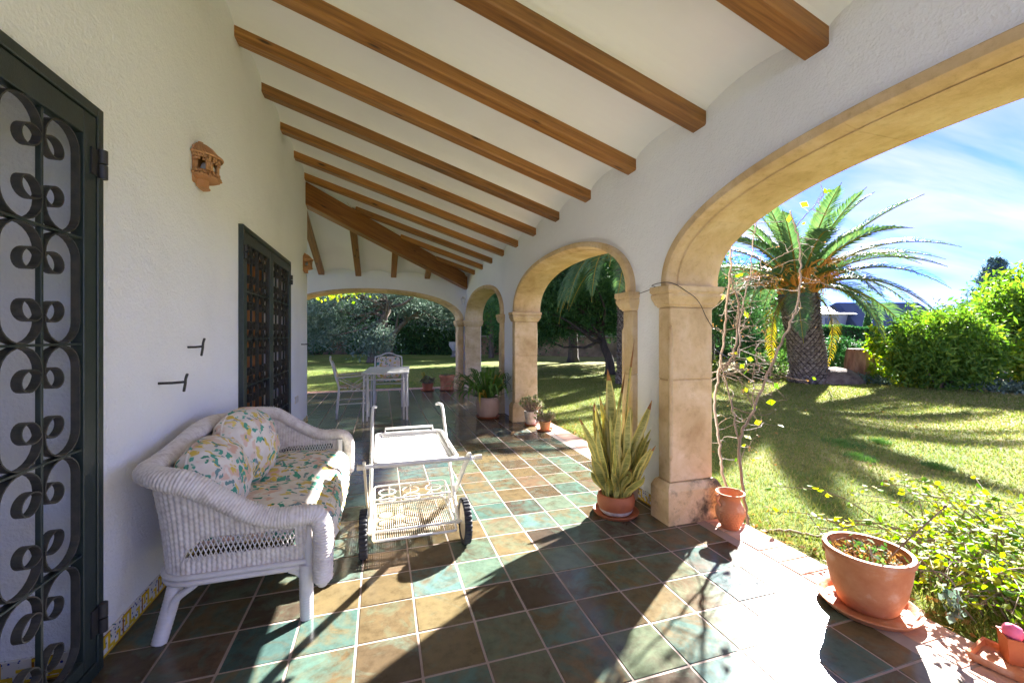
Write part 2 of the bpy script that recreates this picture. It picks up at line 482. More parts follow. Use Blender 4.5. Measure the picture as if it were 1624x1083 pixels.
# lawn
def lawnmat():
    m, nt, b = nodes('lawn_ground')
    v = coords(nt, 'P')
    n1 = nd(nt, 'ShaderNodeTexNoise', Scale=0.45, Detail=6, Roughness=0.6)
    n2 = nd(nt, 'ShaderNodeTexNoise', Scale=14, Detail=9, Roughness=0.75)
    nt.links.new(v, n1.inputs['Vector']); nt.links.new(v, n2.inputs['Vector'])
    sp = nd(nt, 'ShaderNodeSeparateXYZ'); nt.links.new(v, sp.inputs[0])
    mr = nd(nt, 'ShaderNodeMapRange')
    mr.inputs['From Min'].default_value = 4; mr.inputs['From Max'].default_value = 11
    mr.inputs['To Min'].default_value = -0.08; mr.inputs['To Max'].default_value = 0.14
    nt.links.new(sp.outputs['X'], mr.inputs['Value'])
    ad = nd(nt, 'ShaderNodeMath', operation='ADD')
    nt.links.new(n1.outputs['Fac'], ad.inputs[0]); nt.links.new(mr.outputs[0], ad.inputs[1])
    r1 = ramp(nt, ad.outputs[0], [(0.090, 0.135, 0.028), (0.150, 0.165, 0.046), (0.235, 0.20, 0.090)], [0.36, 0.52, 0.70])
    mul = nt.nodes.new('ShaderNodeMixRGB'); mul.blend_type = 'MULTIPLY'; mul.inputs[0].default_value = 1.0
    r2 = ramp(nt, n2.outputs['Fac'], [(0.56, 0.52, 0.45), (1.08, 1.08, 1.08), (1.42, 1.35, 1.22)], [0.3, 0.52, 0.75])
    nt.links.new(r1.outputs[0], mul.inputs[1]); nt.links.new(r2.outputs[0], mul.inputs[2])
    nt.links.new(mul.outputs[0], b.inputs['Base Color'])
    b.inputs['Roughness'].default_value = 0.95
    b.inputs['Specular IOR Level'].default_value = 0.1
    bump(nt, b, n2.outputs['Fac'], 0.9, 0.05)


lawnmat()
leafmat('grass_blade', [(0.09, 0.15, 0.027), (0.145, 0.195, 0.042), (0.21, 0.21, 0.060), (0.30, 0.25, 0.11)], 0.30)
leafmat('grass_tuft_leaf', [(0.06, 0.15, 0.035), (0.11, 0.20, 0.05)], 0.25)
leafmat('leaf_olive', [(0.085, 0.14, 0.098), (0.14, 0.195, 0.145), (0.20, 0.255, 0.20)], 0.34)
leafmat('leaf_dark', [(0.036, 0.085, 0.036), (0.062, 0.13, 0.048), (0.10, 0.18, 0.062)], 0.34)
leafmat('leaf_mid', [(0.048, 0.11, 0.026), (0.08, 0.16, 0.04), (0.13, 0.21, 0.055)], 0.35)
leafmat('leaf_bright', [(0.065, 0.14, 0.024), (0.11, 0.205, 0.034), (0.19, 0.27, 0.044)], 0.42)
leafmat('leaf_yellow', [(0.08, 0.18, 0.024), (0.15, 0.25, 0.030), (0.25, 0.31, 0.036), (0.38, 0.36, 0.042)], 0.42)
leafmat('leaf_pine', [(0.034, 0.09, 0.034), (0.060, 0.14, 0.046), (0.095, 0.19, 0.058)], 0.30)
leafmat('leaf_hedge', [(0.026, 0.09, 0.030), (0.045, 0.13, 0.042), (0.07, 0.17, 0.055)], 0.25)
leafmat('leaf_blue_haze', [(0.10, 0.17, 0.18), (0.14, 0.22, 0.22)], 0.35)  # lightened: distance haze is put into the conifer's leaf colour
leafmat('palm_leaf', [(0.060, 0.125, 0.048), (0.09, 0.165, 0.060), (0.135, 0.20, 0.07)], 0.30, 0.55)
leafmat('palm_leaf_old', [(0.16, 0.17, 0.03), (0.30, 0.24, 0.04), (0.36, 0.27, 0.05)], 0.35, 0.5)
leafmat('strap_leaf', [(0.045, 0.125, 0.025), (0.075, 0.17, 0.035), (0.15, 0.23, 0.045)], 0.3, 0.35)
leafmat('succulent_leaf', [(0.13, 0.20, 0.06), (0.24, 0.27, 0.10), (0.30, 0.22, 0.16), (0.22, 0.26, 0.16)], 0.2, 0.45)
leafmat('dry_leaf', [(0.22, 0.12, 0.045), (0.34, 0.2, 0.08)], 0.25, 0.7)


def snakemat():
    m, nt, b = nodes('snake_leaf')
    v = coords(nt, 'P', (1.2, 1.2, 1))
    n1 = nd(nt, 'ShaderNodeTexNoise', Scale=26, Detail=4, Roughness=0.6, Distortion=1.2)
    mpz = nt.nodes.new('ShaderNodeMapping'); mpz.inputs['Scale'].default_value = (0.35, 0.35, 1.8)
    nt.links.new(v, mpz.inputs[0]); nt.links.new(mpz.outputs[0], n1.inputs['Vector'])
    r = ramp(nt, n1.outputs['Fac'], [(0.17, 0.185, 0.035), (0.35, 0.345, 0.085), (0.52, 0.48, 0.15)], [0.33, 0.5, 0.7])
    nt.links.new(r.outputs[0], b.inputs['Base Color'])
    b.inputs['Roughness'].default_value = 0.4


snakemat()
basic('snake_edge', [(0.55, 0.45, 0.09), (0.66, 0.57, 0.17)], 9, 0.45)
basic('snake_dry', [(0.22, 0.09, 0.02), (0.40, 0.19, 0.05)], 22, 0.7)

# ---------------------------------------------------------------- mesh tools
WLOC = {}


def wloc(o):
    p = Vector((0, 0, 0))
    while o is not None:
        p = p + Vector(o.location)
        o = o.parent
    return p


def T(name, label, cat, loc=(0, 0, 0), group=None):
    o = bpy.data.objects.new(name, None)
    S.collection.objects.link(o)
    o.location = loc
    o.empty_display_size = 0.1
    o['label'] = label
    o['category'] = cat
    if group:
        o['group'] = group
    return o


def tag(o, label, cat, group=None):
    o['label'] = label
    o['category'] = cat
    if group:
        o['group'] = group
    return o


def struct(o):
    o['kind'] = 'structure'
    return o


def copy_tree(o, parent=None):
    c = o.copy()
    S.collection.objects.link(c)
    c.parent = parent
    for ch in o.children:
        copy_tree(ch, c)
    return c


class MB:
    def __init__(s):
        s.v = []; s.f = []; s.m = []

    def add(s, vs, fs, m=0):
        k = len(s.v)
        s.v.extend([tuple(p) for p in vs])
        for f in fs:
            s.f.append(tuple(i + k for i in f)); s.m.append(m)
        return s

    def box(s, x0, x1, y0, y1, z0, z1, m=0):
        vs = [(x, y, z) for z in (z0, z1) for y in (y0, y1) for x in (x0, x1)]
        return s.add(vs, [(0, 2, 3, 1), (4, 5, 7, 6), (0, 1, 5, 4), (2, 6, 7, 3), (0, 4, 6, 2), (1, 3, 7, 5)], m)

    def cbox(s, x0, x1, y0, y1, z0, z1, c=0.004, m=0, seg=1):
        bm = bmesh.new()
        bmesh.ops.create_cube(bm, size=1)
        for v in bm.verts:
            v.co = Vector(((x0 + x1) / 2 + v.co.x * (x1 - x0), (y0 + y1) / 2 + v.co.y * (y1 - y0), (z0 + z1) / 2 + v.co.z * (z1 - z0)))
        bmesh.ops.bevel(bm, geom=list(bm.edges), offset=c, segments=seg, affect='EDGES', profile=0.5)
        bm.verts.index_update()
        s.add([tuple(v.co) for v in bm.verts], [[v.index for v in f.verts] for f in bm.faces], m)
        bm.free()
        return s

    def loft(s, loops, closed_v=False, cap=True, m=0):
        n = len(loops[0]); k = len(s.v)
        for lp in loops:
            s.v.extend([tuple(p) for p in lp])
        L = len(loops)
        for i in range(L if closed_v else L - 1):
            a = k + i * n; b = k + ((i + 1) % L) * n
            for j in range(n):
                s.f.append((a + j, a + (j + 1) % n, b + (j + 1) % n, b + j)); s.m.append(m)
        if cap and not closed_v:
            s.f.append(tuple(k + j for j in reversed(range(n)))); s.m.append(m)
            s.f.append(tuple(k + (L - 1) * n + j for j in range(n))); s.m.append(m)
        return s

    def tube(s, pts, r, n=8, m=0, cap=True, closed=False):
        pts = [Vector(p) for p in pts]
        L = len(pts)
        rs = r if isinstance(r, (list, tuple)) else [r] * L
        loops = []
        up = None
        for i, p in enumerate(pts):
            if closed:
                t = pts[(i + 1) % L] - pts[i - 1]
            else:
                t = pts[min(i + 1, L - 1)] - pts[max(i - 1, 0)]
            if t.length < 1e-9:
                t = Vector((0, 0, 1))
            t.normalize()
            if up is None:
                up = Vector((0, 0, 1)) if abs(t.z) < 0.9 else Vector((1, 0, 0))
            u = up - t * up.dot(t)
            if u.length < 1e-6:
                u = t.orthogonal()
            u.normalize(); w = t.cross(u); up = u
            loops.append([p + (u * math.cos(2 * math.pi * j / n) + w * math.sin(2 * math.pi * j / n)) * rs[i] for j in range(n)])
        return s.loft(loops, closed_v=closed, cap=cap, m=m)

    def lathe(s, prof, n=24, c=(0, 0, 0), m=0, sx=1.0, sy=1.0, a0=0.0, a1=2 * math.pi, cap=False):
        full = abs(a1 - a0 - 2 * math.pi) < 1e-6
        cnt = n if full else n + 1
        k = len(s.v)
        for (r, z) in prof:
            for j in range(cnt):
                a = a0 + (a1 - a0) * j / n
                s.v.append((c[0] + r * sx * math.cos(a), c[1] + r * sy * math.sin(a), c[2] + z))
        for i in range(len(prof) - 1):
            for j in range(n):
                j2 = (j + 1) % cnt
                s.f.append((k + i * cnt + j, k + i * cnt + j2, k + (i + 1) * cnt + j2, k + (i + 1) * cnt + j)); s.m.append(m)
        return s

    def prism(s, poly, axis, a, b, m=0):
        # poly: 2D points in the two other axes, extruded along axis from a to b
        def mk(p, q):
            if axis == 0: return (q, p[0], p[1])
            if axis == 1: return (p[0], q, p[1])
            return (p[0], p[1], q)
        return s.loft([[mk(p, a) for p in poly], [mk(p, b) for p in poly]], m=m)

    def build(s, name, mats, parent=None, smooth=False, kind=None, label=None):
        off = wloc(parent) if parent is not None else Vector((0, 0, 0))
        me = bpy.data.meshes.new(name)
        vs = [(p[0] - off.x, p[1] - off.y, p[2] - off.z) for p in s.v]
        me.from_pydata(vs, [], s.f)
        if isinstance(mats, str):
            mats = [mats]
        for q in mats:
            me.materials.append(MATS[q])
        if len(mats) > 1:
            me.polygons.foreach_set('material_index', s.m)
        bm = bmesh.new(); bm.from_mesh(me)
        bmesh.ops.recalc_face_normals(bm, faces=bm.faces)
        bm.to_mesh(me); bm.free()
        if smooth:
            me.polygons.foreach_set('use_smooth', [True] * len(me.polygons))
            if isinstance(smooth, float):
                me.set_sharp_from_angle(angle=smooth)
        me.update()
        o = bpy.data.objects.new(name, me)
        S.collection.objects.link(o)
        o.parent = parent
        if kind: o['kind'] = kind
        if label: o['label'] = label
        return o


def npmesh(name, verts, faces, mat, parent=None, smooth=False, kind=None, matidx=None):
    """verts (N,3), faces (M,k) arrays with a fixed corner count"""
    off = wloc(parent) if parent is not None else Vector((0, 0, 0))
    verts = np.asarray(verts, dtype=np.float32) - np.array(off, dtype=np.float32)
    faces = np.asarray(faces, dtype=np.int32)
    M_, k = faces.shape
    me = bpy.data.meshes.new(name)
    me.vertices.add(len(verts)); me.vertices.foreach_set('co', verts.ravel())
    me.loops.add(M_ * k); me.loops.foreach_set('vertex_index', faces.ravel())
    me.polygons.add(M_)
    me.polygons.foreach_set('loop_start', np.arange(0, M_ * k, k, dtype=np.int32))
    me.polygons.foreach_set('loop_total', np.full(M_, k, dtype=np.int32))
    mats = [mat] if isinstance(mat, str) else mat
    for q in mats:
        me.materials.append(MATS[q])
    if matidx is not None:
        me.polygons.foreach_set('material_index', np.asarray(matidx, dtype=np.int32))
    me.update(calc_edges=True)
    if smooth:
        me.polygons.foreach_set('use_smooth', [True] * M_)
    o = bpy.data.objects.new(name, me)
    S.collection.objects.link(o)
    o.parent = parent
    if kind: o['kind'] = kind
    return o


def unit(a):
    return a / np.maximum(np.linalg.norm(a, axis=-1, keepdims=True), 1e-9)


def leaves(cent, L, Wd, droop=0.0, flat=0.0, jitter=0.4):
    """rhombus leaves at the given centres"""
    n = len(cent)
    a = unit(rng.normal(size=(n, 3)) * np.array([1, 1, 1 - flat]) + np.array([0, 0, -droop]))
    t = rng.normal(size=(n, 3))
    b = unit(np.cross(a, t))
    s = 1 + jitter * (rng.random((n, 1)) * 2 - 1)
    nrm = np.cross(a, b)
    v = np.stack([cent - a * L * s / 2, cent + b * Wd * s / 2 + nrm * Wd * s * 0.12, cent + a * L * s / 2, cent - b * Wd * s / 2 + nrm * Wd * s * 0.12], 1).reshape(-1, 3)
    f = np.arange(4 * n).reshape(n, 4)
    return v, f


def blob(cent, rad, ncl, rcl, nlf, shell=0.55, gap=0.0):
    """leaf positions: clusters through an ellipsoid"""
    d = unit(rng.normal(size=(ncl, 3)))
    rr = rng.random((ncl, 1)) ** shell
    cc = np.array(cent) + d * rr * np.array(rad)
    pos = np.repeat(cc, nlf, 0) + rng.normal(size=(ncl * nlf, 3)) * rcl * (0.5 + 0.8 * np.repeat(rng.random((ncl, 1)), nlf, 0))
    return pos, cc


def catmull(pts, n):
    P = np.array(pts, float)
    P = np.vstack([2 * P[0] - P[1], P, 2 * P[-1] - P[-2]])
    out = []
    segs = len(P) - 3
    for i in range(n):
        t = i / (n - 1) * segs
        k = min(int(t), segs - 1); t -= k
        a, b, c, d = P[k:k + 4]
        out.append(0.5 * ((2 * b) + (-a + c) * t + (2 * a - 5 * b + 4 * c - d) * t * t + (-a + 3 * b - 3 * c + d) * t ** 3))
    return np.array(out)
# ================================================================ SETTING
XW = -1.073          # house wall face
XA = 1.955           # arcade wall inner face
XB = 2.29            # arcade wall outer face
YF = 10.0            # far wall inner face
LZ = -0.07           # lawn level

# lawn, one sheet to the horizon
def hgt(x, y):
    return LZ + 0.025 * math.sin(x * 0.7 + 1) * math.sin(y * 0.55) * min(1, max(0, (x - 2.6) / 2 if y < 10 else 1))

gx_ = [-300, -120, -60, -30, -16, -8, -4, 0, 2.3] + [2.6 + 0.5 * i for i in range(30)] + [20, 26, 34, 50, 80, 140, 300]
gy_ = [-120, -60, -20, -8] + [-4 + 0.5 * i for i in range(40)] + [18, 22, 28, 36, 50, 80, 140, 300]
gv = [(x, y, hgt(x, y)) for y in gy_ for x in gx_]
nx = len(gx_)
gf = [(j * nx + i, j * nx + i + 1, (j + 1) * nx + i + 1, (j + 1) * nx + i) for j in range(len(gy_) - 1) for i in range(nx - 1)]
lawn = struct(npmesh('lawn', gv, gf, 'lawn_ground', smooth=True))

# terrace: slab with grout surface, tiles laid on it one by one
terrace = MB()
terrace.box(-4.4, 2.395, -2.2, 10.42, -0.25, -0.0022)
terrace = struct(terrace.build('terrace_floor', 'grout'))

TP = 0.252
TX0, TY0 = -0.101, 1.871


def tile_mesh(name, w, d, mat, th=0.012, ch=0.003):
    m = MB().cbox(-w / 2, w / 2, -d / 2, d / 2, -th, 0.0, ch)
    o = m.build(name, mat)
    me = o.data
    bpy.data.objects.remove(o)
    return me


tm_full = tile_mesh('floor_tile', 0.2442, 0.2442, 'glazed_tile')
tm_cut = tile_mesh('floor_tile_cut', 0.168, 0.2442, 'glazed_tile')
cand = []
for i in range(-16, 9):
    for j in range(-9, 34):
        last = i == 8
        w = 0.176 if last else TP
        x = TX0 + i * TP + w / 2
        y = TY0 + j * TP + TP / 2
        if y > 10.3 or x < -4.2:
            continue
        cand.append((x, y, last))


def seen(x, y):
    fx = math.cos(.302) * x - math.sin(.302) * y
    fy = math.sin(.302) * x + math.cos(.302) * y
    if fy < 1.45: return None
    u = 812 + 664.6 * fx / fy
    if u < -40 or u > 1660: return None
    if y < 6.97 and x < XW: return None
    return fy


vis = sorted([(seen(x, y), x, y, l) for x, y, l in cand if seen(x, y) is not None])
near = set((x, y) for d, x, y, l in vis[:298])
rest = MB()
for x, y, l in cand:
    z = random.uniform(-0.0008, 0.0008)
    rx, ry = random.gauss(0, 0.0028), random.gauss(0, 0.0028)
    if (x, y) in near:
        o = bpy.data.objects.new('tile', tm_cut if l else tm_full)
        S.collection.objects.link(o)
        o.parent = terrace
        o.location = (x, y, z)
        o.rotation_euler = (rx, ry, random.gauss(0, 0.002))
    else:
        hw = 0.084 if l else 0.1221
        a = 0.004
        vs = []
        for (px, py, pz) in [(-hw, -.1221, -.005), (hw, -.1221, -.005), (hw, .1221, -.005), (-hw, .1221, -.005),
                             (-hw + a, -.1221 + a, 0), (hw - a, -.1221 + a, 0), (hw - a, .1221 - a, 0), (-hw + a, .1221 - a, 0)]:
            vs.append((x + px, y + py, z + pz - px * ry + py * rx))
        rest.add(vs, [(4, 5, 6, 7), (0, 1, 5, 4), (1, 2, 6, 5), (2, 3, 7, 6), (3, 0, 4, 7)])
rest.build('floor_tiles_beyond', 'glazed_tile_far', terrace, kind='stuff')

# brick edging towards the lawn
eb = tile_mesh('edging', 0.228, 0.126, 'edge_terracotta', 0.06, 0.005)
k = 0
y = 0.3
while y < 9.95:
    o = bpy.data.objects.new('edge_brick', eb)
    S.collection.objects.link(o); o.parent = terrace
    o.location = (2.279 + random.gauss(0, 0.002), y, random.uniform(0.0, 0.003))
    o.rotation_euler = (random.gauss(0, 0.006), random.gauss(0, 0.006), random.gauss(0, 0.008))
    y += 0.133
eb2 = tile_mesh('edging_far', 0.126, 0.228, 'edge_terracotta', 0.06, 0.005)
x = -2.0
while x < 2.1:
    o = bpy.data.objects.new('edge_brick', eb2)
    S.collection.objects.link(o); o.parent = terrace
    o.location = (x, 10.405 + random.gauss(0, 0.002), 0.002)
    o.rotation_euler = (random.gauss(0, 0.006), random.gauss(0, 0.006), random.gauss(0, 0.008))
    x += 0.133


# ---------------------------------------------------------------- house wall with two door openings
def cellwall(ys, zs, filled, x0, x1, rev=False):
    """wall of cells in the y-z plane between x0 and x1"""
    m = MB()
    idx = {}

    def V(i, j, x):
        key = (i, j, x)
        if key not in idx:
            idx[key] = len(m.v); m.v.append((x, ys[i], zs[j]))
        return idx[key]

    def face(*q):
        m.f.append(q); m.m.append(0)
    for i in range(len(ys) - 1):
        for j in range(len(zs) - 1):
            if not filled(i, j): continue
            face(V(i, j, x0), V(i + 1, j, x0), V(i + 1, j + 1, x0), V(i, j + 1, x0))
            face(V(i, j, x1), V(i, j + 1, x1), V(i + 1, j + 1, x1), V(i + 1, j, x1))
            for (di, dj, a, b) in ((-1, 0, (i, j), (i, j + 1)), (1, 0, (i + 1, j), (i + 1, j + 1)), (0, -1, (i, j), (i + 1, j)), (0, 1, (i, j + 1), (i + 1, j + 1))):
                ii, jj = i + di, j + dj
                if 0 <= ii < len(ys) - 1 and 0 <= jj < len(zs) - 1 and filled(ii, jj): continue
                face(V(a[0], a[1], x0), V(b[0], b[1], x0), V(b[0], b[1], x1), V(a[0], a[1], x1))
    return m


D1 = (0.26, 2.04)
D2 = (3.78, 5.60)
hw = T('house_wall', 'rough white plaster house wall along the left with two iron grille doors', 'wall', (XW, 3.0, 0))
cellwall([-2.2, D1[0], D1[1], D2[0], D2[1], 6.97], [-0.02, 2.175, 4.1], lambda i, j: not (j == 0 and i in (1, 3)), XW - 0.5, XW).build('wall_face', 'stucco', hw)
m = MB(); m.box(-4.4, XW - 0.503, 6.55, 6.968, -0.02, 4.1); m.build('return_wall', 'stucco', hw)
# back of the first recess, unseen, made white to brighten it
m = MB(); m.box(XW - 0.56, XW - 0.505, D1[0] - 0.1, D1[1] + 0.1, 0, 2.3); m.build('recess_back', 'stucco', hw)
# wooden doors with white glazed panels behind the second grille
m = MB(); m.box(XW - 0.33, XW - 0.30, D2[0] + 0.005, D2[1] - 0.005, 0, 2.17); m.build('curtain_panel', 'stucco', hw)
yy = D2[0] + 0.02
for kx in range(8):
    w_ = 0.09
    m = MB(); m.cbox(XW - 0.297, XW - 0.25, yy, yy + w_, 0.0, 2.165, 0.004)
    m.build('door_stile', 'door_wood', hw); yy += 0.246
for kz in (0.02, 0.72, 2.05):
    m = MB(); m.cbox(XW - 0.296, XW - 0.262, D2[0] + 0.01, D2[1] - 0.01, kz, kz + 0.11, 0.004); m.build('door_rail', 'door_wood', hw)


# skirting of painted tiles
def skirt_mesh():
    m = MB()
    m.cbox(0, 0.012, -0.0745, 0.0745, 0.0, 0.092, 0.0015, 0)
    X0, X1 = 0.0115, 0.0128

    def st(y0, y1, z0, z1, mi=1):
        m.box(X0, X1 + (0.0003 if mi == 1 else 0), y0, y1, z0, z1, mi)
    st(-.0745, .0745, .002, .007, 2); st(-.0745, .0745, .0072, .016, 1)
    st(-.0745, -.012, .078, .088, 1); st(-.0745, -.012, .0882, .0915, 2)
    st(-.026, -.012, .034, .0778, 1); st(-.0262, .02, .020, .0338, 1); st(.006, .02, .0162, .0198, 1)
    st(-.056, -.044, .050, .0778, 1); st(-.060, -.040, .040, .0498, 1)
    st(.045, .058, .0162, .046, 1); st(.030, .058, .0462, .058, 1)
    st(-.0745, -.066, .0162, .0778, 2)
    return m


sk_o = skirt_mesh().build('skirting_tile', ['azulejo', 'azulejo_yellow', 'azulejo_ochre'])
sk = sk_o.data
bpy.data.objects.remove(sk_o)


def skirt(x, y, rot, par):
    o = bpy.data.objects.new('skirting_tile', sk)
    S.collection.objects.link(o); o.parent = par
    L = wloc(par)
    o.location = (x - L.x, y - L.y, 0.001 - L.z)
    o.rotation_euler = (0, 0, rot)


y = 2.14
while y < D2[0] - 0.08:
    skirt(XW, y, 0, hw); y += 0.15
y = D2[1] + 0.08
while y < 6.96:
    skirt(XW, y, 0, hw); y += 0.15
for q in range(3):
    skirt(XW - 0.10 - 0.15 * q, D1[1], -math.pi / 2, hw)


# ---------------------------------------------------------------- arcade: plaster wall, dressed stone jambs and arches
def se(a, b, n, t):
    c, s_ = math.cos(t), math.sin(t)
    return (a * math.copysign(abs(c) ** (2 / n), c), b * abs(s_) ** (2 / n))


SPR = 1.64


def arch_pts(ai, bi, ao, bo, n, r, cnt, t0=0.0, t1=math.pi):
    """curve between the inner (r=0) and outer (r=1) line of the stone ring"""
    out = []
    for i in range(cnt):
        t = t0 + (t1 - t0) * i / (cnt - 1)
        p, q = se(ai, bi, n, t), se(ao, bo, n, t)
        out.append((p[0] + (q[0] - p[0]) * r, p[1] + (q[1] - p[1]) * r))
    return out


def arch_wall(u0, u1, arches, ztop, front, back, along):
    """plaster wall with arched openings; along='y' or 'x'"""
    m = MB()
    us = [u0]
    segs = []
    for (c, ai, bi, ao, bo, n) in arches:
        pts = arch_pts(ai, bi, ao, bo, n, 0.85, 49)
        pts = [(c + p[0], SPR + p[1]) for p in pts][::-1]
        segs.append(pts)

    def P(u, z, d):
        return (d, u, z) if along == 'y' else (u, d, z)

    def quad(a, b, c_, d_):
        k = len(m.v); m.v.extend([a, b, c_, d_]); m.f.append((k, k + 1, k + 2, k + 3)); m.m.append(0)
    cur = u0
    for pts in segs:
        a, b = pts[0][0], pts[-1][0]
        for d in (front, back):
            quad(P(cur, -0.02, d), P(a, -0.02, d), P(a, ztop, d), P(cur, ztop, d))
            for p, q in zip(pts[:-1], pts[1:]):
                quad(P(p[0], p[1], d), P(q[0], q[1], d), P(q[0], ztop, d), P(p[0], ztop, d))
        for p, q in zip(pts[:-1], pts[1:]):
            quad(P(p[0], p[1], front), P(q[0], q[1], front), P(q[0], q[1], back), P(p[0], p[1], back))
        quad(P(a, -0.02, front), P(a, SPR, front), P(a, SPR, back), P(a, -0.02, back))
        quad(P(b, -0.02, front), P(b, SPR, front), P(b, SPR, back), P(b, -0.02, back))
        cur = b
    for d in (front, back):
        quad(P(cur, -0.02, d), P(u1, -0.02, d), P(u1, ztop, d), P(cur, ztop, d))
    for u in (u0, u1):
        quad(P(u, -0.02, front), P(u, ztop, front), P(u, ztop, back), P(u, -0.02, back))
    quad(P(u0, ztop, front), P(u1, ztop, front), P(u1, ztop, back), P(u0, ztop, back))
    return m


# cross-section of the arch stones: (radial share, depth across the wall) measured from the inner face
PROF = [(0.0, 0.41), (0.0, 0.085), (0.06, 0.072), (0.10, 0.078), (0.20, 0.040), (0.30, 0.012), (0.40, 0.002), (0.90, 0.0), (1.0, 0.008), (1.0, 0.41)]


def arch_ring(par, c, ai, bi, ao, bo, n, x_in, along, nst=9, mat='sandstone'):
    for kq in range(nst):
        e = 0.0005
        t0 = math.pi * kq / nst + e; t1 = math.pi * (kq + 1) / nst - e
        loops = []
        cnt = 9
        wob = random.uniform(-0.0015, 0.0015)
        for i in range(cnt):
            t = t0 + (t1 - t0) * i / (cnt - 1)
            p, q = se(ai, bi, n, t), se(ao, bo, n, t)
            lp = []
            for (r, d) in PROF:
                u = c + p[0] + (q[0] - p[0]) * r
                z = SPR + p[1] + (q[1] - p[1]) * r
                dd = x_in + d + (wob if d < 0.2 else 0)
                lp.append((dd, u, z) if along == 'y' else (u, dd, z))
            loops.append(lp)
        m = MB().loft(loops)
        m.build('arch_stone', mat, par, smooth=R(40))


def jamb(par, face, sgn, x0, along, capital=True):
    """face: opening face coordinate; sgn +1 when the stone lies on the far side of it; x0 inner stone face"""
    def bx(name, u0, u1, d0, d1, z0, z1, c, mat='sandstone'):
        a, b = sorted((face + sgn * u0, face + sgn * u1))
        m = MB()
        if along == 'y': m.cbox(d0, d1, a, b, z0, z1, c)
        else: m.cbox(a, b, d0, d1, z0, z1, c)
        return m.build(name, mat, par, smooth=R(30))

    def rect(off_u, off_d, z, tk=0.13, dep=0.36):
        u0, u1 = face - sgn * off_u, face + sgn * (tk + off_u * 0.6)
        d0, d1 = x0 - off_d, x0 + dep + off_d
        if along == 'y': return [(d0, u0, z), (d1, u0, z), (d1, u1, z), (d0, u1, z)]
        return [(u0, d0, z), (u0, d1, z), (u1, d1, z), (u1, d0, z)]
    m = MB().loft([rect(0.042, 0.045, -0.01), rect(0.042, 0.045, 0.225), rect(0.035, 0.038, 0.238), rect(0.024, 0.026, 0.262), rect(0.012, 0.012, 0.275)])
    m.build('plinth', 'sandstone_base', par)
    zs = [0.276, 0.985, 1.492]
    for a_, b_ in zip(zs[:-1], zs[1:]):
        bx('shaft_stone', 0.0, 0.13, x0, x0 + 0.36, a_ + 0.0006, b_ - 0.0006, 0.007)
        # raised strip with stopped ends along the inner corner
    ms = MB()
    if along == 'y':
        ms.tube([(x0 + 0.012, face + sgn * 0.008, 0.42), (x0 + 0.006, face + sgn * 0.004, 0.46), (x0 + 0.006, face + sgn * 0.004, 1.33), (x0 + 0.012, face + sgn * 0.008, 1.37)], [0.006, 0.017, 0.017, 0.006], 10)
    else:
        ms.tube([(face + sgn * 0.008, x0 + 0.012, 0.42), (face + sgn * 0.004, x0 + 0.006, 0.46), (face + sgn * 0.004, x0 + 0.006, 1.33), (face + sgn * 0.008, x0 + 0.012, 1.37)], [0.006, 0.017, 0.017, 0.006], 10)
    ms.build('corner_bead', 'sandstone', par, smooth=True)
    m = MB().loft([rect(0.004, 0.004, 1.493), rect(0.008, 0.010, 1.503), rect(0.018, 0.022, 1.510), rect(0.024, 0.030, 1.530), rect(0.036, 0.040, 1.548),
                   rect(0.044, 0.044, 1.566), rect(0.044, 0.044, 1.582), rect(0.038, 0.038, 1.586), rect(0.042, 0.046, 1.594), rect(0.050, 0.052, 1.602), rect(0.050, 0.052, 1.634), rect(0.046, 0.048, SPR - 0.001)])
    m.build('capital', 'sandstone', par)


A_IN, B_IN, A_OUT, B_OUT, EXN = 1.47, 0.55, 1.575, 0.632, 2.3
CEN = [0.97, 4.50, 8.30]
XS = 1.905
aw = T('arcade_wall', 'white plaster wall with three stone arches opening towards the lawn', 'wall', (2.1, 4.5, 0))
arch_wall(-0.98, 10.35, [(c, A_IN, B_IN, A_OUT, B_OUT, EXN) for c in CEN], 3.05, XA, XB, 'y').build('wall_face', 'stucco', aw, smooth=False)  # wall ends just behind the camera, unseen, to let more daylight in
for c in CEN:
    arch_ring(aw, c, A_IN, B_IN, A_OUT, B_OUT, EXN, XS - 0.005, 'y')
    jamb(aw, c + A_IN, 1, XS, 'y')
    jamb(aw, c - A_IN, -1, XS, 'y')
# tile skirting on the strip of wall beside the snake plant
for yq in (2.66, 2.81):
    skirt(XA - 0.001, yq, math.pi, aw)

fw = T('end_wall', 'white plaster end wall with one wide low stone arch behind the dining table', 'wall', (0, 10.15, 0))
FA = (-0.15, 1.90, 0.635, 2.035, 0.705, 2.15)
arch_wall(-4.4, 1.957, [FA], 3.05, YF, 10.33, 'x').build('wall_face', 'stucco', fw)
arch_ring(fw, *FA, YF - 0.05, 'x', 13)
jamb(fw, FA[0] + FA[1], 1, YF - 0.045, 'x')
jamb(fw, FA[0] - FA[1], -1, YF - 0.045, 'x')

# ---------------------------------------------------------------- roof: beams, hip beam, plaster vaults between the beams
ZB, SL = 2.615, 0.3144          # underside of the beams at the arcade, slope
BP, BY0 = 0.761, 1.46           # spacing, first beam
roof = T('porch_roof', 'white vaulted porch ceiling carried on sloping brown wooden beams', 'ceiling', (0.4, 4.5, 2.6))


def zroof(x, y):
    return ZB + SL * min(1.98 - x, 9.98 - y)


def vault(u, u0):
    f = ((u - u0) / BP) % 1.0
    h = 0.5 * BP - 0.045
    d = (f - 0.5) * BP
    q = max(0.0, 1 - (d / h) ** 2)
    return 0.062 + 0.085 * math.sqrt(q) if q > 0 else 0.05


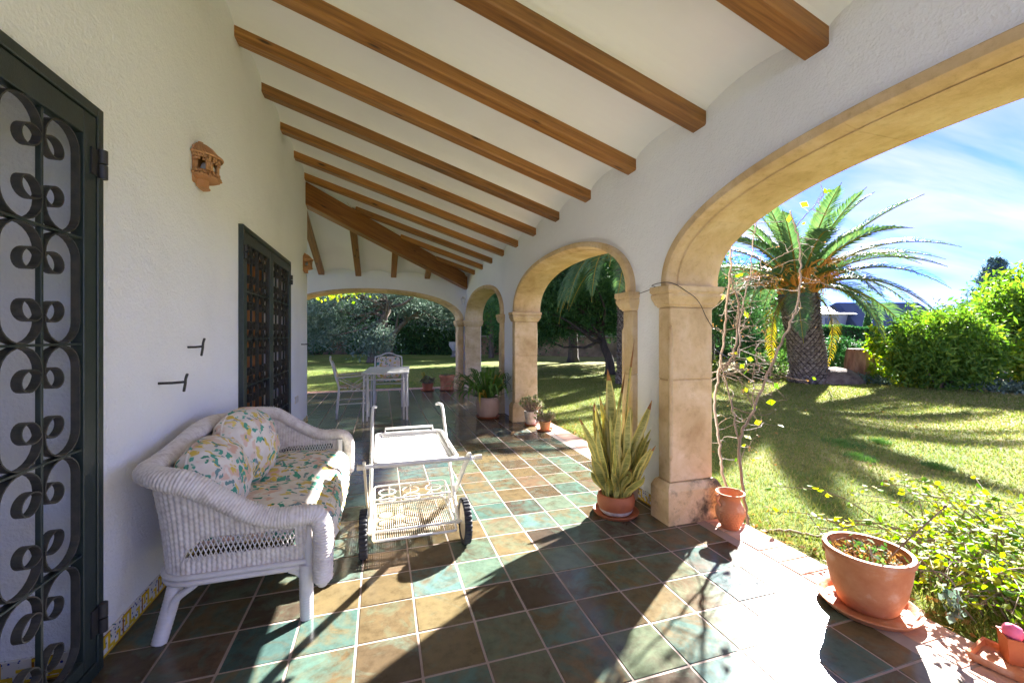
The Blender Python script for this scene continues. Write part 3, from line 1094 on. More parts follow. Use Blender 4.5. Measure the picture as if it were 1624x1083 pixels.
vm_ = MB()
ysamp = []
kq = -5
while BY0 + kq * BP < 10.1:
    base = BY0 + kq * BP
    for s_ in (0.0, 0.06, 0.0625, 0.075, 0.1, 0.15, 0.22, 0.3, 0.4, 0.5, 0.6, 0.7, 0.78, 0.85, 0.9, 0.925, 0.9375, 0.94):
        ysamp.append(base + s_ * BP)
    kq += 1
ysamp = [q for q in ysamp if -1.0 < q < 10.2]  # vaults cut short out of view so more sky lights the porch
NXS = 14
prev = None
for yv in ysamp:
    xa = max(-1.25, yv - 8.0 - 0.02)
    row = []
    for i in range(NXS):
        xx = xa + (2.08 - xa) * i / (NXS - 1)
        row.append((xx, yv, ZB + SL * (1.98 - xx) + vault(yv, BY0)))
    if prev:
        vm_.add(prev + row, [(i, i + 1, NXS + i + 1, NXS + i) for i in range(NXS - 1)])
    prev = row
BX0 = -1.255
xsamp = []
for kq in range(-4, 5):
    base = BX0 + kq * BP
    for s_ in (0.0, 0.06, 0.0625, 0.075, 0.1, 0.15, 0.22, 0.3, 0.4, 0.5, 0.6, 0.7, 0.78, 0.85, 0.9, 0.925, 0.9375, 0.94):
        xsamp.append(base + s_ * BP)
prev = None
for xv in xsamp:
    if xv > 2.05: break
    ya = max(6.9, xv + 8.0 - 0.02)
    row = []
    for i in range(NXS):
        yv = ya + (10.12 - ya) * i / (NXS - 1)
        row.append((xv, yv, ZB + SL * (9.98 - yv) + vault(xv, BX0)))
    if prev:
        vm_.add(prev + row, [(i, i + 1, NXS + i + 1, NXS + i) for i in range(NXS - 1)])
    prev = row
vo_ = vm_.build('vault_plaster', 'ceiling_plaster', roof, smooth=R(50))
# unseen roof cover above the vaults, added to block light
m = MB()
zt = 0.30
P1 = [(-1.6, -1.05), (2.6, -1.05), (2.6, 10.6), (-1.6, 6.4)]  # open end behind the camera is made up to admit more light
P2 = [(-1.6, 6.4), (2.6, 10.6), (-4.6, 10.6), (-4.6, 6.4)]
for P_ in (P1, P2):
    lo = [(px, py, zroof(px, py) + zt) for px, py in P_]
    hi = [(px, py, zroof(px, py) + zt + 0.12) for px, py in P_]
    m.loft([lo, hi])
m.build('roof_cover', 'edge_terracotta', roof)


def beam(par, a, b, w, h, name, mat, c=0.008):
    """beam whose underside centre runs from a to b"""
    a, b = Vector(a), Vector(b)
    L = (b - a).length
    m = MB().cbox(-L / 2, L / 2, -w / 2, w / 2, 0, h, c)
    o = m.build(name, mat)
    o.parent = par
    d = (b - a).normalized()
    yaw = math.atan2(d.y, d.x)
    pit = -math.asin(d.z)
    o.rotation_euler = (0, pit, yaw)
    o.location = (a + b) / 2 - wloc(par)
    return o


for n in range(-3, 11):
    y = BY0 + n * BP
    xl = XW - 0.05
    if y > 6.93:
        xl = y - 8.0 + 0.02
    if xl > 1.8: continue
    beam(roof, (xl, y, ZB + SL * (1.98 - xl)), (2.02, y, ZB + SL * (1.98 - 2.02)), 0.122, 0.13, 'roof_beam', 'beam_wood')
for n in range(-3, 4):
    x = BX0 + n * BP
    ya = max(6.95, x + 8.0 + 0.02)
    if ya > 9.85: continue
    beam(roof, (x, ya, ZB + SL * (9.98 - ya)), (x, 10.02, ZB - SL * 0.04), 0.122, 0.13, 'roof_beam', 'beam_wood')
hb0 = (XW - 0.09, 8.0 + XW - 0.09, 3.575 - 0.36 + 0.03)
hb1 = (2.02, 10.02, 2.37)
beam(roof, hb0, hb1, 0.15, 0.33, 'hip_beam', 'hip_wood', 0.012)

# ---------------------------------------------------------------- iron grille doors
def scroll_mesh():
    w, h = 0.158, 0.385
    Rr = w / 2
    pts = []
    nn = 26
    for i in range(nn):                       # tight end to outer arc at the top
        f = i / (nn - 1)
        ph = math.pi * (1 + 1.95 * (1 - f))
        r = 0.016 + (Rr - 0.016) * f ** 1.5
        cx, cz = r + 0.0, h / 2 - Rr - (Rr - r) * 0.35
        pts.append((cx + r * math.cos(ph), cz + r * math.sin(ph)))
    for i in range(1, 13):
        ph = math.pi * (1 - i / 12)
        pts.append((Rr + Rr * math.cos(ph), h / 2 - Rr + Rr * math.sin(ph)))
    full = pts + [(p[0], -p[1]) for p in reversed(pts)]
    loops = []
    th, dp = 0.0022, 0.013
    for i, p in enumerate(full):
        a = full[max(0, i - 1)]; b = full[min(len(full) - 1, i + 1)]
        tx, tz = b[0] - a[0], b[1] - a[1]
        L = math.hypot(tx, tz) or 1
        nx_, nz_ = -tz / L * th, tx / L * th
        loops.append([(-dp, p[0] + nx_, p[1] + nz_), (dp, p[0] + nx_, p[1] + nz_), (dp, p[0] - nx_, p[1] - nz_), (-dp, p[0] - nx_, p[1] - nz_)])
    o = MB().loft(loops).build('scroll', 'iron_worn')
    me = o.data
    bpy.data.objects.remove(o)
    return me


SCR = scroll_mesh()


def leaf_grille(par, y0, y1, hinge_high):
    """one leaf between y0 and y1, in the wall plane"""
    L = wloc(par)
    xc = XW + 0.012
    zb, zt = 0.055, 2.125

    def part(name, a, b, z0, z1, x0=-0.02, x1=0.02, c=0.002, mat='iron_green'):
        return MB().cbox(xc + x0, xc + x1, a, b, z0, z1, c).build(name, mat, par)
    st = 0.072
    lf = MB()
    lf.cbox(xc - 0.02, xc + 0.02, y0 + 0.004, y0 + st, zb, zt, 0.002); lf.cbox(xc - 0.02, xc + 0.02, y1 - st, y1 - 0.004, zb, zt, 0.002)
    lf.cbox(xc - 0.0195, xc + 0.0195, y0 + st - 0.001, y1 - st + 0.001, zb, zb + 0.05, 0.002); lf.cbox(xc - 0.0195, xc + 0.0195, y0 + st - 0.001, y1 - st + 0.001, zt - 0.085, zt, 0.002)
    par = lf.build('door_leaf', 'iron_green', par)
    ia, ib = y0 + st, y1 - st
    za, zc = zb + 0.05, zt - 0.085
    nc = 4
    cw = (ib - ia) / nc
    ph = (zc - za) / 5
    for q in range(1, nc):
        part('bar', ia + q * cw - 0.0055, ia + q * cw + 0.0055, za, zc, -0.008, 0.008, 0.001)
    for q in range(1, 5):
        part('cross_bar', ia, ib, za + q * ph - 0.004, za + q * ph + 0.004, -0.0145, 0.0145, 0.001)
    for q in range(nc):
        for p in range(5):
            o = bpy.data.objects.new('scroll', SCR)
            S.collection.objects.link(o); o.parent = par
            mir = (q % 2 == 0)
            yc = ia + (q + 1) * cw - 0.006 if mir else ia + q * cw + 0.006
            o.location = (xc - L.x, yc - L.y, za + (p + 0.5) * ph - L.z)
            o.scale = (1, (-1 if mir else 1) * (cw - 0.014) / 0.158, ph / 0.395)
    for zz in (0.21, 1.955):
        yh = y1 + 0.012 if hinge_high else y0 - 0.012
        m = MB(); m.tube([(xc + 0.032, yh, zz - 0.055), (xc + 0.032, yh, zz - 0.003)], 0.016, 12)
        m.tube([(xc + 0.032, yh, zz + 0.003), (xc + 0.032, yh, zz + 0.055)], 0.016, 12)
        a, b = sorted((yh, yh - 0.05 if hinge_high else yh + 0.05))
        m.box(xc + 0.018, xc + 0.026, a, b, zz - 0.05, zz + 0.05)
        m.build('hinge', 'iron_black', par, smooth=R(40))


def grille(par, D):
    xc = XW + 0.006
    for (a, b, z0, z1) in ((D[0] - 0.001, D[0] + 0.034, 0.0, 2.172), (D[1] - 0.034, D[1] + 0.001, 0.0, 2.172), (D[0] + 0.034, D[1] - 0.034, 2.132, 2.172), (D[0] + 0.034, D[1] - 0.034, 0.0, 0.05)):
        MB().cbox(xc - 0.03, xc + 0.03, a, b, z0, z1, 0.003).build('frame', 'iron_green', par)
    mid = (D[0] + D[1]) / 2
    leaf_grille(par, D[0] + 0.035, mid - 0.002, False)
    leaf_grille(par, mid + 0.002, D[1] - 0.035, True)


g1 = T('iron_grille_door', 'dark green iron grille door with scrolls, cut by the left edge of the picture', 'door', (XW, 1.15, 0), 'scrolled iron grille doors')
grille(g1, D1)
g2 = T('iron_grille_door', 'dark iron double grille door with scrolls over wooden doors, behind the sofa', 'door', (XW, 4.69, 0), 'scrolled iron grille doors')
grille(g2, D2)
# ================================================================ THINGS ON THE TERRACE
# ---------------------------------------------------------------- wall lamps of pierced clay
def clay_lamp():
    t = T('wall_lamp', '', 'lamp')
    m = MB()
    n = 24
    r = 0.095
    # pierced drum, half round, standing out from the wall along +x
    zs = [0.0, 0.022, 0.045, 0.105, 0.125, 0.15]
    rows = []
    for z in zs:
        rr = r + (0.012 if z in (0.0,) else 0.006 if z >= 0.15 else 0)
        rows.append([(rr * math.sin(math.pi * j / n), -rr * math.cos(math.pi * j / n), z) for j in range(n + 1)])
    for i in range(len(zs) - 1):
        for j in range(n):
            hole = i in (2, 3) and (j % 6) in (2, 3, 4) and not (i == 3 and (j % 6) != 3)
            if hole: continue
            m.add([rows[i][j], rows[i][j + 1], rows[i + 1][j + 1], rows[i + 1][j]], [(0, 1, 2, 3)])
    o = m.build('pierced_drum', 'lamp_clay', t, smooth=R(30))
    md = o.modifiers.new('solid', 'SOLIDIFY'); md.thickness = 0.011; md.offset = -1
    m = MB()
    prof = [(0.118, 0.142), (0.122, 0.152), (0.10, 0.172), (0.068, 0.215), (0.040, 0.238), (0.022, 0.245), (0.02, 0.262), (0.0, 0.268)]
    m.lathe(prof, 32, a0=-math.pi / 2, a1=math.pi / 2)
    # ribs of the little roof
    for j in range(22):
        a = -math.pi / 2 + math.pi * (j + 0.5) / 22
        m.tube([(q[0] * 1.01 * math.cos(a), q[0] * 1.01 * math.sin(a), q[1] + 0.002) for q in prof[1:5]], 0.0032, 5)
    m.build('lamp_roof', 'lamp_clay', t, smooth=R(40))
    m = MB()
    m.lathe([(0.100, 0.0), (0.098, -0.006), (0.050, -0.012), (0.048, -0.055), (0.056, -0.068), (0.0, -0.07)], 24, a0=-math.pi / 2, a1=math.pi / 2)
    m.build('lamp_foot', 'lamp_clay', t, smooth=R(40))
    m = MB(); m.lathe([(0.0, 0.03), (0.03, 0.04), (0.04, 0.075), (0.03, 0.11), (0.0, 0.12)], 14, c=(0.045, 0, 0)); m.build('bulb', 'bulb_glass', t, smooth=True)
    m = MB(); m.box(-0.004, 0.006, -0.09, 0.09, -0.05, 0.2); m.build('back_plate', 'lamp_clay', t)
    return t


lamp = clay_lamp()
lamp2 = copy_tree(lamp)
for L_, y, z, lab in ((lamp, 3.03, 2.255, 'pierced terracotta wall lamp between the two grille doors'), (lamp2, 6.70, 2.255, 'pierced terracotta wall lamp at the far corner of the house')):
    L_.location = (XW + 0.005, y, z)
    L_['label'] = lab
    L_.scale = (1.0, 1.05, 0.86)
    L_['group'] = 'clay wall lamps'

# hooks
def hook(loc, label, ln, up, dn, fwd=0.0):
    m = MB()
    x, y, z = loc
    m.tube([(x - 0.01, y, z), (x + ln * 0.5, y, z), (x + ln, y, z + 0.004)], 0.0065, 8)
    m.tube(catmull([(x + ln + 0.012, y - 0.01, z + up), (x + ln + 0.002, y - 0.002, z + up * 0.45), (x + ln, y, z), (x + ln - 0.004, y + 0.004, z - dn * 0.4), (x + ln - 0.014, y + 0.02, z - dn)], 9).tolist(), 0.0065, 8)
    o = m.build('wall_hook', 'iron_black', None, smooth=True)
    tag(o, label, 'hook', 'black iron wall hooks')
    return o


hook((XW, 2.545, 1.055), 'larger black iron hook low on the white wall above the sofa', 0.115, 0.045, 0.045)
hook((XW, 2.88, 1.228), 'smaller black iron hook higher on the white wall above the sofa', 0.075, 0.05, 0.05)
hook((XW, 6.48, 1.165), 'short black iron hook beyond the second grille door', 0.09, 0.004, 0.004)
t = T('light_switch', 'cream double switch plate low on the wall by the far house corner', 'switch', (XW, 6.12, 0.42))
MB().cbox(XW - 0.002, XW + 0.01, 6.02, 6.21, 0.40, 0.49, 0.003).build('plate', 'switch_plastic', t)
for yq in (6.035, 6.12):
    MB().cbox(XW + 0.0101, XW + 0.016, yq, yq + 0.072, 0.41, 0.48, 0.002).build('rocker', 'white_metal', t)

# small lantern in the far corner
t = T('corner_lantern', 'small white metal lantern high in the far corner beside the arch', 'lamp', (1.86, 9.97, 2.05))
m = MB(); m.tube([(1.86, 10.0, 2.20), (1.86, 9.90, 2.21), (1.86, 9.87, 2.19)], 0.008, 8); m.build('bracket', 'white_metal', t)
m = MB(); m.lathe([(0.0, 0.16), (0.02, 0.155), (0.065, 0.12), (0.06, 0.115), (0.0, 0.115)], 6, c=(1.86, 9.87, 2.03)); m.build('cap', 'white_metal', t)
m = MB(); m.lathe([(0.0, 0.0), (0.035, 0.0), (0.05, 0.114), (0.0, 0.114)], 6, c=(1.86, 9.87, 2.03)); m.build('glass', 'bulb_glass', t)

# thin cable across the wall strip and the near capital
m = MB()
m.tube(catmull([(1.946, 2.96, 1.615), (1.946, 2.80, 1.632), (1.944, 2.66, 1.652), (1.849, 2.57, 1.650), (1.845, 2.50, 1.658), (1.848, 2.40, 1.655), (1.91, 2.386, 1.64), (1.99, 2.386, 1.60), (2.06, 2.384, 1.56), (2.12, 2.395, 1.51), (2.20, 2.432, 1.43), (2.262, 2.436, 1.35)], 40).tolist(), 0.0025, 6)
tag(m.build('cable', 'iron_black', None, smooth=True), 'thin dark cable running over the near stone capital', 'cable')

# ---------------------------------------------------------------- wicker sofa
sofa = T('wicker_sofa', 'white woven wicker sofa with floral cushions against the left wall', 'sofa', (-0.62, 2.86, 0))
SC = np.array([0.0, 2.86])
HL = 0.735


def sofa_path(N):
    """plan of the shell from the near arm front round the back to the far arm front: xy, outward normal"""
    xf, xb, r = -0.325, -0.905, 0.12
    P = []
    def line(a, b, n):
        for i in range(n): P.append((a[0] + (b[0] - a[0]) * i / n, a[1] + (b[1] - a[1]) * i / n))
    def arc(c, a0, a1, n):
        for i in range(n):
            a = a0 + (a1 - a0) * i / n
            P.append((c[0] + r * math.cos(a), c[1] + r * math.sin(a)))
    line((xf, -HL), (xb + r, -HL), 60)
    arc((xb + r, -HL + r), -math.pi / 2, -math.pi, 30)
    line((xb, -HL + r), (xb, HL - r), 120)
    arc((xb + r, HL - r), math.pi, math.pi / 2, 30)
    line((xb + r, HL), (xf, HL), 60)
    P.append((xf, HL))
    P = np.array(P)
    s = np.concatenate([[0], np.cumsum(np.linalg.norm(np.diff(P, axis=0), axis=1))])
    q = np.linspace(0, s[-1], N)
    X = np.interp(q, s, P[:, 0]); Y = np.interp(q, s, P[:, 1])
    tx, ty = np.gradient(X), np.gradient(Y)
    L = np.hypot(tx, ty)
    return q, X, Y, ty / L * -1 * -1 * -1, tx / L  # provisional normal


def sofa_top(X, Y):
    f = np.clip((-X - 0.42) / 0.46, 0, 1)
    f = f * f * (3 - 2 * f)
    arm = 0.515 + (0.730 - 0.515) * f
    g = np.clip(1 - np.abs(Y) / 0.62, 0, 1)
    g = g * g * (3 - 2 * g)
    return arm + np.where(X < -0.8, 1, 0) * 0.065 * g * np.clip((-X - 0.8) / 0.085, 0, 1)


def weave(a, b):
    row = np.floor(b)
    return 0.55 * np.sqrt(np.abs(np.sin(np.pi * b))) + 0.45 * np.sin(np.pi * a + np.pi * row)


def grid_mesh(name, P, mat, parent, mask=None, close_u=False, smooth=True, kind=None):
    n, k, _ = P.shape
    idx = np.arange(n * k).reshape(n, k)
    if close_u:
        a = idx[:-1, :]; b = idx[1:, :]
        f = np.stack([a, np.roll(a, -1, 1), np.roll(b, -1, 1), b], -1)
    else:
        f = np.stack([idx[:-1, :-1], idx[:-1, 1:], idx[1:, 1:], idx[1:, :-1]], -1)
    f = f.reshape(-1, 4)
    if mask is not None:
        f = f[mask.reshape(-1)]
    return npmesh(name, P.reshape(-1, 3), f, mat, parent, smooth=smooth, kind=kind)


NS, NT = 820, 92
q, X, Y, _, _ = sofa_path(NS)
tx, ty = np.gradient(X), np.gradient(Y)
Ln = np.hypot(tx, ty)
NXo, NYo = -ty / Ln, tx / Ln
# make it point away from the sofa middle
sgn = np.sign(NXo * (X + 0.5) + NYo * Y)
sgn[sgn == 0] = 1
NXo *= sgn; NYo *= sgn
Htop = sofa_top(X, Y)
tv = np.linspace(0, 1, NT)
z0 = 0.245
Z = z0 + (Htop[:, None] - 0.03 - z0) * tv[None, :]
fl = 0.055 * tv ** 1.6
PX = X[:, None] + NXo[:, None] * fl[None, :]
PY = Y[:, None] + NYo[:, None] * fl[None, :]
wv = weave(q[:, None] / 0.0145 * np.ones((1, NT)), (Z - z0) / 0.0125)
stake = np.abs(np.sin(np.pi * q / 0.019))[:, None]
dsp = 0.0026 * wv + 0.0055 * stake
PX = PX + NXo[:, None] * dsp; PY = PY + NYo[:, None] * dsp
P = np.stack([PX + SC[0], PY + SC[1], Z], -1)
armside = (np.abs(Y) > HL - 0.012) & (X < -0.37) & (X > -0.80)
# end of the open band is rounded off towards the back
band_lo = 0.345 + 0.0 * X
band_hi = 0.430 - np.clip((-X - 0.68) / 0.12, 0, 1) ** 2 * 0.07
openf = armside[:, None] & (Z > band_lo[:, None]) & (Z < band_hi[:, None])
mask = ~openf[:-1, :-1]
sh = grid_mesh('woven_shell', P, 'wicker', sofa, mask)
sm_ = sh.modifiers.new('solid', 'SOLIDIFY'); sm_.thickness = 0.008; sm_.offset = -1
# open diagonal lattice in both arms
for sy in (-1, 1):
    m = MB()
    for k in range(-4, 26):
        for dr in (-1, 1):
            xs = -0.36 - k * 0.0185
            pts = []
            for f in (0, 0.5, 1):
                xx = xs - dr * 0.045 * (f - 0.5)
                zz = 0.335 + f * 0.105
                if xx > -0.345 or xx < -0.81: continue
                pts.append((xx, SC[1] + sy * (HL + 0.012 + 0.002 * dr), zz))
            if len(pts) == 3:
                m.tube(pts, 0.0026, 6)
    m.build('lattice_band', 'wicker_paint', sofa, smooth=True, kind='stuff')
# rolled rim over arms and back, running down the arm fronts
rim = []
for i in range(0, NS, 6):
    rim.append((X[i] + NXo[i] * 0.062, Y[i] + NYo[i] * 0.062, Htop[i] - 0.018))
def front(sy):
    yv = sy * (HL + 0.048)
    return [(-0.256, yv, 0.165), (-0.254, yv, 0.24), (-0.252, yv, 0.33), (-0.254, yv, 0.41), (-0.268, yv, 0.462), (-0.300, yv, 0.490)]
rim = front(-1) + rim[2:-2] + front(1)[::-1]
RM = catmull(rim, 1500)
d_ = np.concatenate([[0], np.cumsum(np.linalg.norm(np.diff(RM, axis=0), axis=1))])
qq = np.linspace(0, d_[-1], 1500)
RM = np.stack([np.interp(qq, d_, RM[:, i]) for i in range(3)], -1)
tg = unit(np.gradient(RM, axis=0))
# sideways direction: away from the sofa middle in plan, constant on the arm fronts
ref = np.stack([np.interp(np.linspace(0, 1, 1500), np.linspace(0, 1, NS), NXo), np.interp(np.linspace(0, 1, 1500), np.linspace(0, 1, NS), NYo), np.zeros(1500)], -1)
ar = (RM[:, 0] > -0.70)
ref[ar] = np.stack([np.zeros(ar.sum()), np.sign(RM[ar, 1]), np.zeros(ar.sum())], -1)
for _ in range(30):
    ref[1:-1] = (ref[:-2] + ref[1:-1] * 2 + ref[2:]) / 4
u_ = unit(ref - tg * np.sum(ref * tg, 1, keepdims=True))
w_ = np.cross(tg, u_)
NTH = 44
th = np.linspace(0, 2 * np.pi, NTH, endpoint=False)
wv = weave(qq[:, None] / 0.0125 * np.ones((1, NTH)), th[None, :] / (2 * np.pi) * 22)
rib = np.abs(np.sin(np.pi * qq / 0.0125))[:, None]
ra = 0.048 + 0.0020 * wv + 0.0034 * rib; rb = 0.039 + 0.0020 * wv + 0.0034 * rib
endt = np.clip(np.minimum(qq, qq[-1] - qq) / 0.03, 0.25, 1)[:, None] ** 0.5
RMP = RM[:, None, :] + (u_[:, None, :] * (ra * endt * np.cos(th))[:, :, None]) + (w_[:, None, :] * (rb * endt * np.sin(th))[:, :, None])
RMP[:, :, 1] += SC[1]
grid_mesh('rolled_rim', RMP, 'wicker', sofa, close_u=True)
# base rails
def railpath(z, off):
    pts = [(X[i] + NXo[i] * off, SC[1] + Y[i] + NYo[i] * off, z) for i in range(0, NS, 10)]
    pts += [(-0.275, SC[1] + HL - 0.02, z), (-0.275, SC[1] - HL + 0.02, z)]
    return pts
m = MB(); m.tube(railpath(0.238, 0.004), 0.014, 8, closed=True); m.build('base_rail', 'wicker_paint', sofa, smooth=True)
m = MB(); m.tube(railpath(0.264, 0.010), 0.013, 8, closed=True); m.build('base_rail', 'wicker_paint', sofa, smooth=True)
# arm front posts beside the rim
for sy in (-1, 1):
    m = MB(); yv = SC[1] + sy * (HL + 0.004)
    m.tube([(-0.318, yv, 0.20), (-0.318, yv, 0.47)], 0.021, 12); m.build('arm_post', 'wicker_paint', sofa, smooth=R(50))
# woven front apron
na, nb = 300, 22
ys_ = np.linspace(-HL + 0.03, HL - 0.03, na); zs_ = np.linspace(0.16, 0.30, nb)
YY, ZZ = np.meshgrid(ys_, zs_, indexing='ij')
PA = np.stack([-0.285 + 0.004 * weave(YY / 0.0145, ZZ / 0.0125), YY + SC[1], ZZ], -1)
grid_mesh('front_apron', PA, 'wicker', sofa)
# legs
def wrapped(pts, r0, r1):
    n = 60
    C_ = catmull(pts, n)
    m = MB()
    rs = [(r0 + (r1 - r0) * i / (n - 1)) * (1 + 0.10 * abs(math.sin(i * 1.1))) for i in range(n)]
    m.tube(C_.tolist(), rs, 12)
    return m
for sy in (-1, 1):
    yb = SC[1] + sy * HL
    wrapped([(-0.330, yb, 0.25), (-0.330, yb, 0.12), (-0.328, yb + sy * 0.003, 0.0)], 0.030, 0.026).build('leg', 'wicker_paint', sofa, smooth=True)
    wrapped([(-0.335, yb, 0.16), (-0.36, yb - sy * 0.002, 0.205), (-0.40, yb - sy * 0.002, 0.228)], 0.012, 0.012).build('leg_bracket', 'wicker_paint', sofa, smooth=True)
    m = wrapped([(-0.845, yb - sy * 0.05, 0.25), (-0.862, yb - sy * 0.035, 0.16), (-0.895, yb - sy * 0.005, 0.0)], 0.030, 0.027)
    m.build('leg', 'wicker_paint', sofa, smooth=True)
    wrapped([(-0.876, yb - sy * 0.02, 0.07), (-0.842, yb - sy * 0.012, 0.165), (-0.765, yb - sy * 0.004, 0.226)], 0.018, 0.012).build('leg_bracket', 'wicker_paint', sofa, smooth=True)


def cushion(name, c, size, rot, par, mat='floral_cloth', p=2.6, n=48, wr=0.008, seam=True, label=None):
    """puffed cushion: superellipse outline, thickness swelling to the middle; local z is the thickness"""
    a, b, t_ = size
    u = np.linspace(0, 2 * np.pi, 2 * n, endpoint=False)
    v = np.linspace(-1, 1, n)
    U, V = np.meshgrid(u, v)
    prof = (1 - np.abs(V) ** 2.2) ** 0.62
    cx = np.sign(np.cos(U)) * np.abs(np.cos(U)) ** (2 / p); sx_ = np.sign(np.sin(U)) * np.abs(np.sin(U)) ** (2 / p)
    x = a * cx * prof; y = b * sx_ * prof; z = t_ * V
    ph = rng.random(6) * 6.28
    wrk = wr * (np.sin(9 * x / a + 3 * y / b + ph[0]) * np.sin(4 * y / b + ph[1]) + 0.6 * np.sin(14 * y / b + 6 * x / a + ph[2]) + 0.5 * np.sin(21 * x / a - 9 * y / b + ph[3]))
    z = z + wrk * np.sign(V) * (1 - np.abs(V) ** 4)
    pts = np.stack([x, y, z], -1).reshape(-1, 3)
    Mx = Matrix.Rotation(rot[2], 4, 'Z') @ Matrix.Rotation(rot[1], 4, 'Y') @ Matrix.Rotation(rot[0], 4, 'X')
    M3 = np.array(Mx.to_3x3())
    pts = pts @ M3.T + np.array(c)
    o = grid_mesh(name, pts.reshape(n, 2 * n, 3), mat, par, close_u=True)
    if label: o['label'] = label
    if seam:
        uu = np.linspace(0, 2 * np.pi, 64, endpoint=False)
        e = np.stack([a * 1.003 * np.sign(np.cos(uu)) * np.abs(np.cos(uu)) ** (2 / p), b * 1.003 * np.sign(np.sin(uu)) * np.abs(np.sin(uu)) ** (2 / p), 0 * uu], -1) @ M3.T + np.array(c)
        mm = MB(); mm.tube(e.tolist(), 0.006, 6, closed=True)
        mm.build('piping', mat, o if par is None else o, smooth=True)
    return o


cushion('seat_cushion', (-0.56, 2.525, 0.375), (0.32, 0.345, 0.088), (0, 0.04, 0), sofa, p=5, wr=0.006)
cushion('seat_cushion', (-0.56, 3.205, 0.375), (0.32, 0.340, 0.088), (0, 0.04, 0.01), sofa, p=5, wr=0.008)
# cloth of the seat hanging over the front
cushion('seat_valance', (-0.262, 2.86, 0.30), (0.10, 0.65, 0.035), (0, R(84), 0), sofa, p=6, wr=0.010, seam=False)
cushion('back_cushion', (-0.795, 2.45, 0.585), (0.20, 0.30, 0.14), (0, R(70), R(3)), sofa, p=2.6, wr=0.009)
cushion('back_cushion', (-0.785, 2.94, 0.625), (0.225, 0.30, 0.145), (0, R(74), R(-5)), sofa, p=2.5, wr=0.009)

# ---------------------------------------------------------------- serving trolley
tr = T('serving_trolley', 'white metal serving trolley with two black wheels beside the wicker sofa', 'trolley', (0.2, 2.9, 0))
x0, x1 = -0.035, 0.415
yn, yf = 2.36, 3.09
zt = 0.60


def rrect(x0, x1, y0, y1, r, z, n=6):
    out = []
    for (cx, cy, a) in ((x1 - r, y1 - r, 0), (x0 + r, y1 - r, 90), (x0 + r, y0 + r, 180), (x1 - r, y0 + r, 270)):
        for i in range(n + 1):
            t = R(a + 90 * i / n)
            out.append((cx + r * math.cos(t), cy + r * math.sin(t), z))
    return out


m = MB(); m.tube(rrect(x0, x1, yn, yf, 0.05, zt), 0.012, 10, closed=True); m.build('tray_rim', 'white_metal', tr, smooth=True)
m = MB(); m.tube(rrect(x0 + 0.018, x1 - 0.018, yn + 0.018, yf - 0.018, 0.04, zt - 0.014), 0.010, 8, closed=True); m.build('tray_inner_rim', 'white_metal', tr, smooth=True)
m = MB()
nb = 36
for i in range(nb):
    xx = x0 + 0.03 + (x1 - x0 - 0.06) * i / (nb - 1)
    m.tube([(xx, yn + 0.02, zt - 0.016), (xx, yf - 0.02, zt - 0.016)], 0.0038, 6)
for i in range(60):
    yy = yn + 0.03 + (yf - yn - 0.06) * i / 59
    m.tube([(x0 + 0.02, yy, zt - 0.021), (x1 - 0.02, yy, zt - 0.021)], 0.0032, 5)
m.build('tray_wire', 'white_metal', tr, smooth=True, kind='stuff')
m = MB(); m.tube([(x0 + 0.06, yf, zt), (x0 + 0.06, yf + 0.006, zt + 0.035), (x1 - 0.06, yf + 0.006, zt + 0.035), (x1 - 0.06, yf, zt)], 0.008, 8); m.build('gallery_rail', 'white_metal', tr, smooth=R(50))
for sx in (0, 1):
    xx = x0 - 0.03 if sx == 0 else x1 + 0.045
    # tube from the handle down to the wheel axle
    m = MB()
    m.tube(catmull([(xx + (0.028 if sx == 0 else -0.045), 3.375, 0.745), (xx + (0.01 if sx == 0 else -0.02), 3.36, 0.75), (xx, 3.33, 0.72), (xx, 3.15, 0.55), (xx, 2.85, 0.30), (xx, 2.60, 0.125)], 30).tolist(), 0.011, 10)
    m.build('handle_tube', 'white_metal', tr, smooth=True)
    # flat leg from the near end of the tray down to the floor at the far end
    xl = x0 - 0.055 if sx == 0 else x1 + 0.07
    C_ = catmull([(xl, 2.35, 0.605), (xl, 2.42, 0.585), (xl, 2.56, 0.48), (xl, 2.85, 0.25), (xl, 3.12, 0.09), (xl, 3.24, 0.0)], 24)
    loops = []
    for i, p in enumerate(C_):
        tn = C_[min(i + 1, 23)] - C_[max(i - 1, 0)]
        tn = tn / np.linalg.norm(tn)
        nrm = np.array([0, -tn[2], tn[1]])
        hw_ = 0.021
        loops.append([tuple(p + nrm * hw_ + np.array([-0.006, 0, 0])), tuple(p + nrm * hw_ + np.array([0.006, 0, 0])), tuple(p - nrm * hw_ + np.array([0.006, 0, 0])), tuple(p - nrm * hw_ + np.array([-0.006, 0, 0]))])
    MB().loft(loops).build('flat_leg', 'cream_plastic' if sx == 0 else 'white_metal', tr, smooth=R(30))
m = MB(); m.tube([(x0 - 0.075, 2.375, 0.592), (x1 + 0.135, 2.375, 0.592)], 0.011, 10); m.build('cross_bar', 'white_metal', tr, smooth=R(50))
for a_, b_ in ((x0 - 0.09, x0 - 0.065), (x1 + 0.10, x1 + 0.14)):
    m = MB(); m.tube([(a_, 2.375, 0.592), (b_, 2.375, 0.592)], 0.0155, 12); m.build('grip', 'cream_plastic', tr, smooth=R(50))
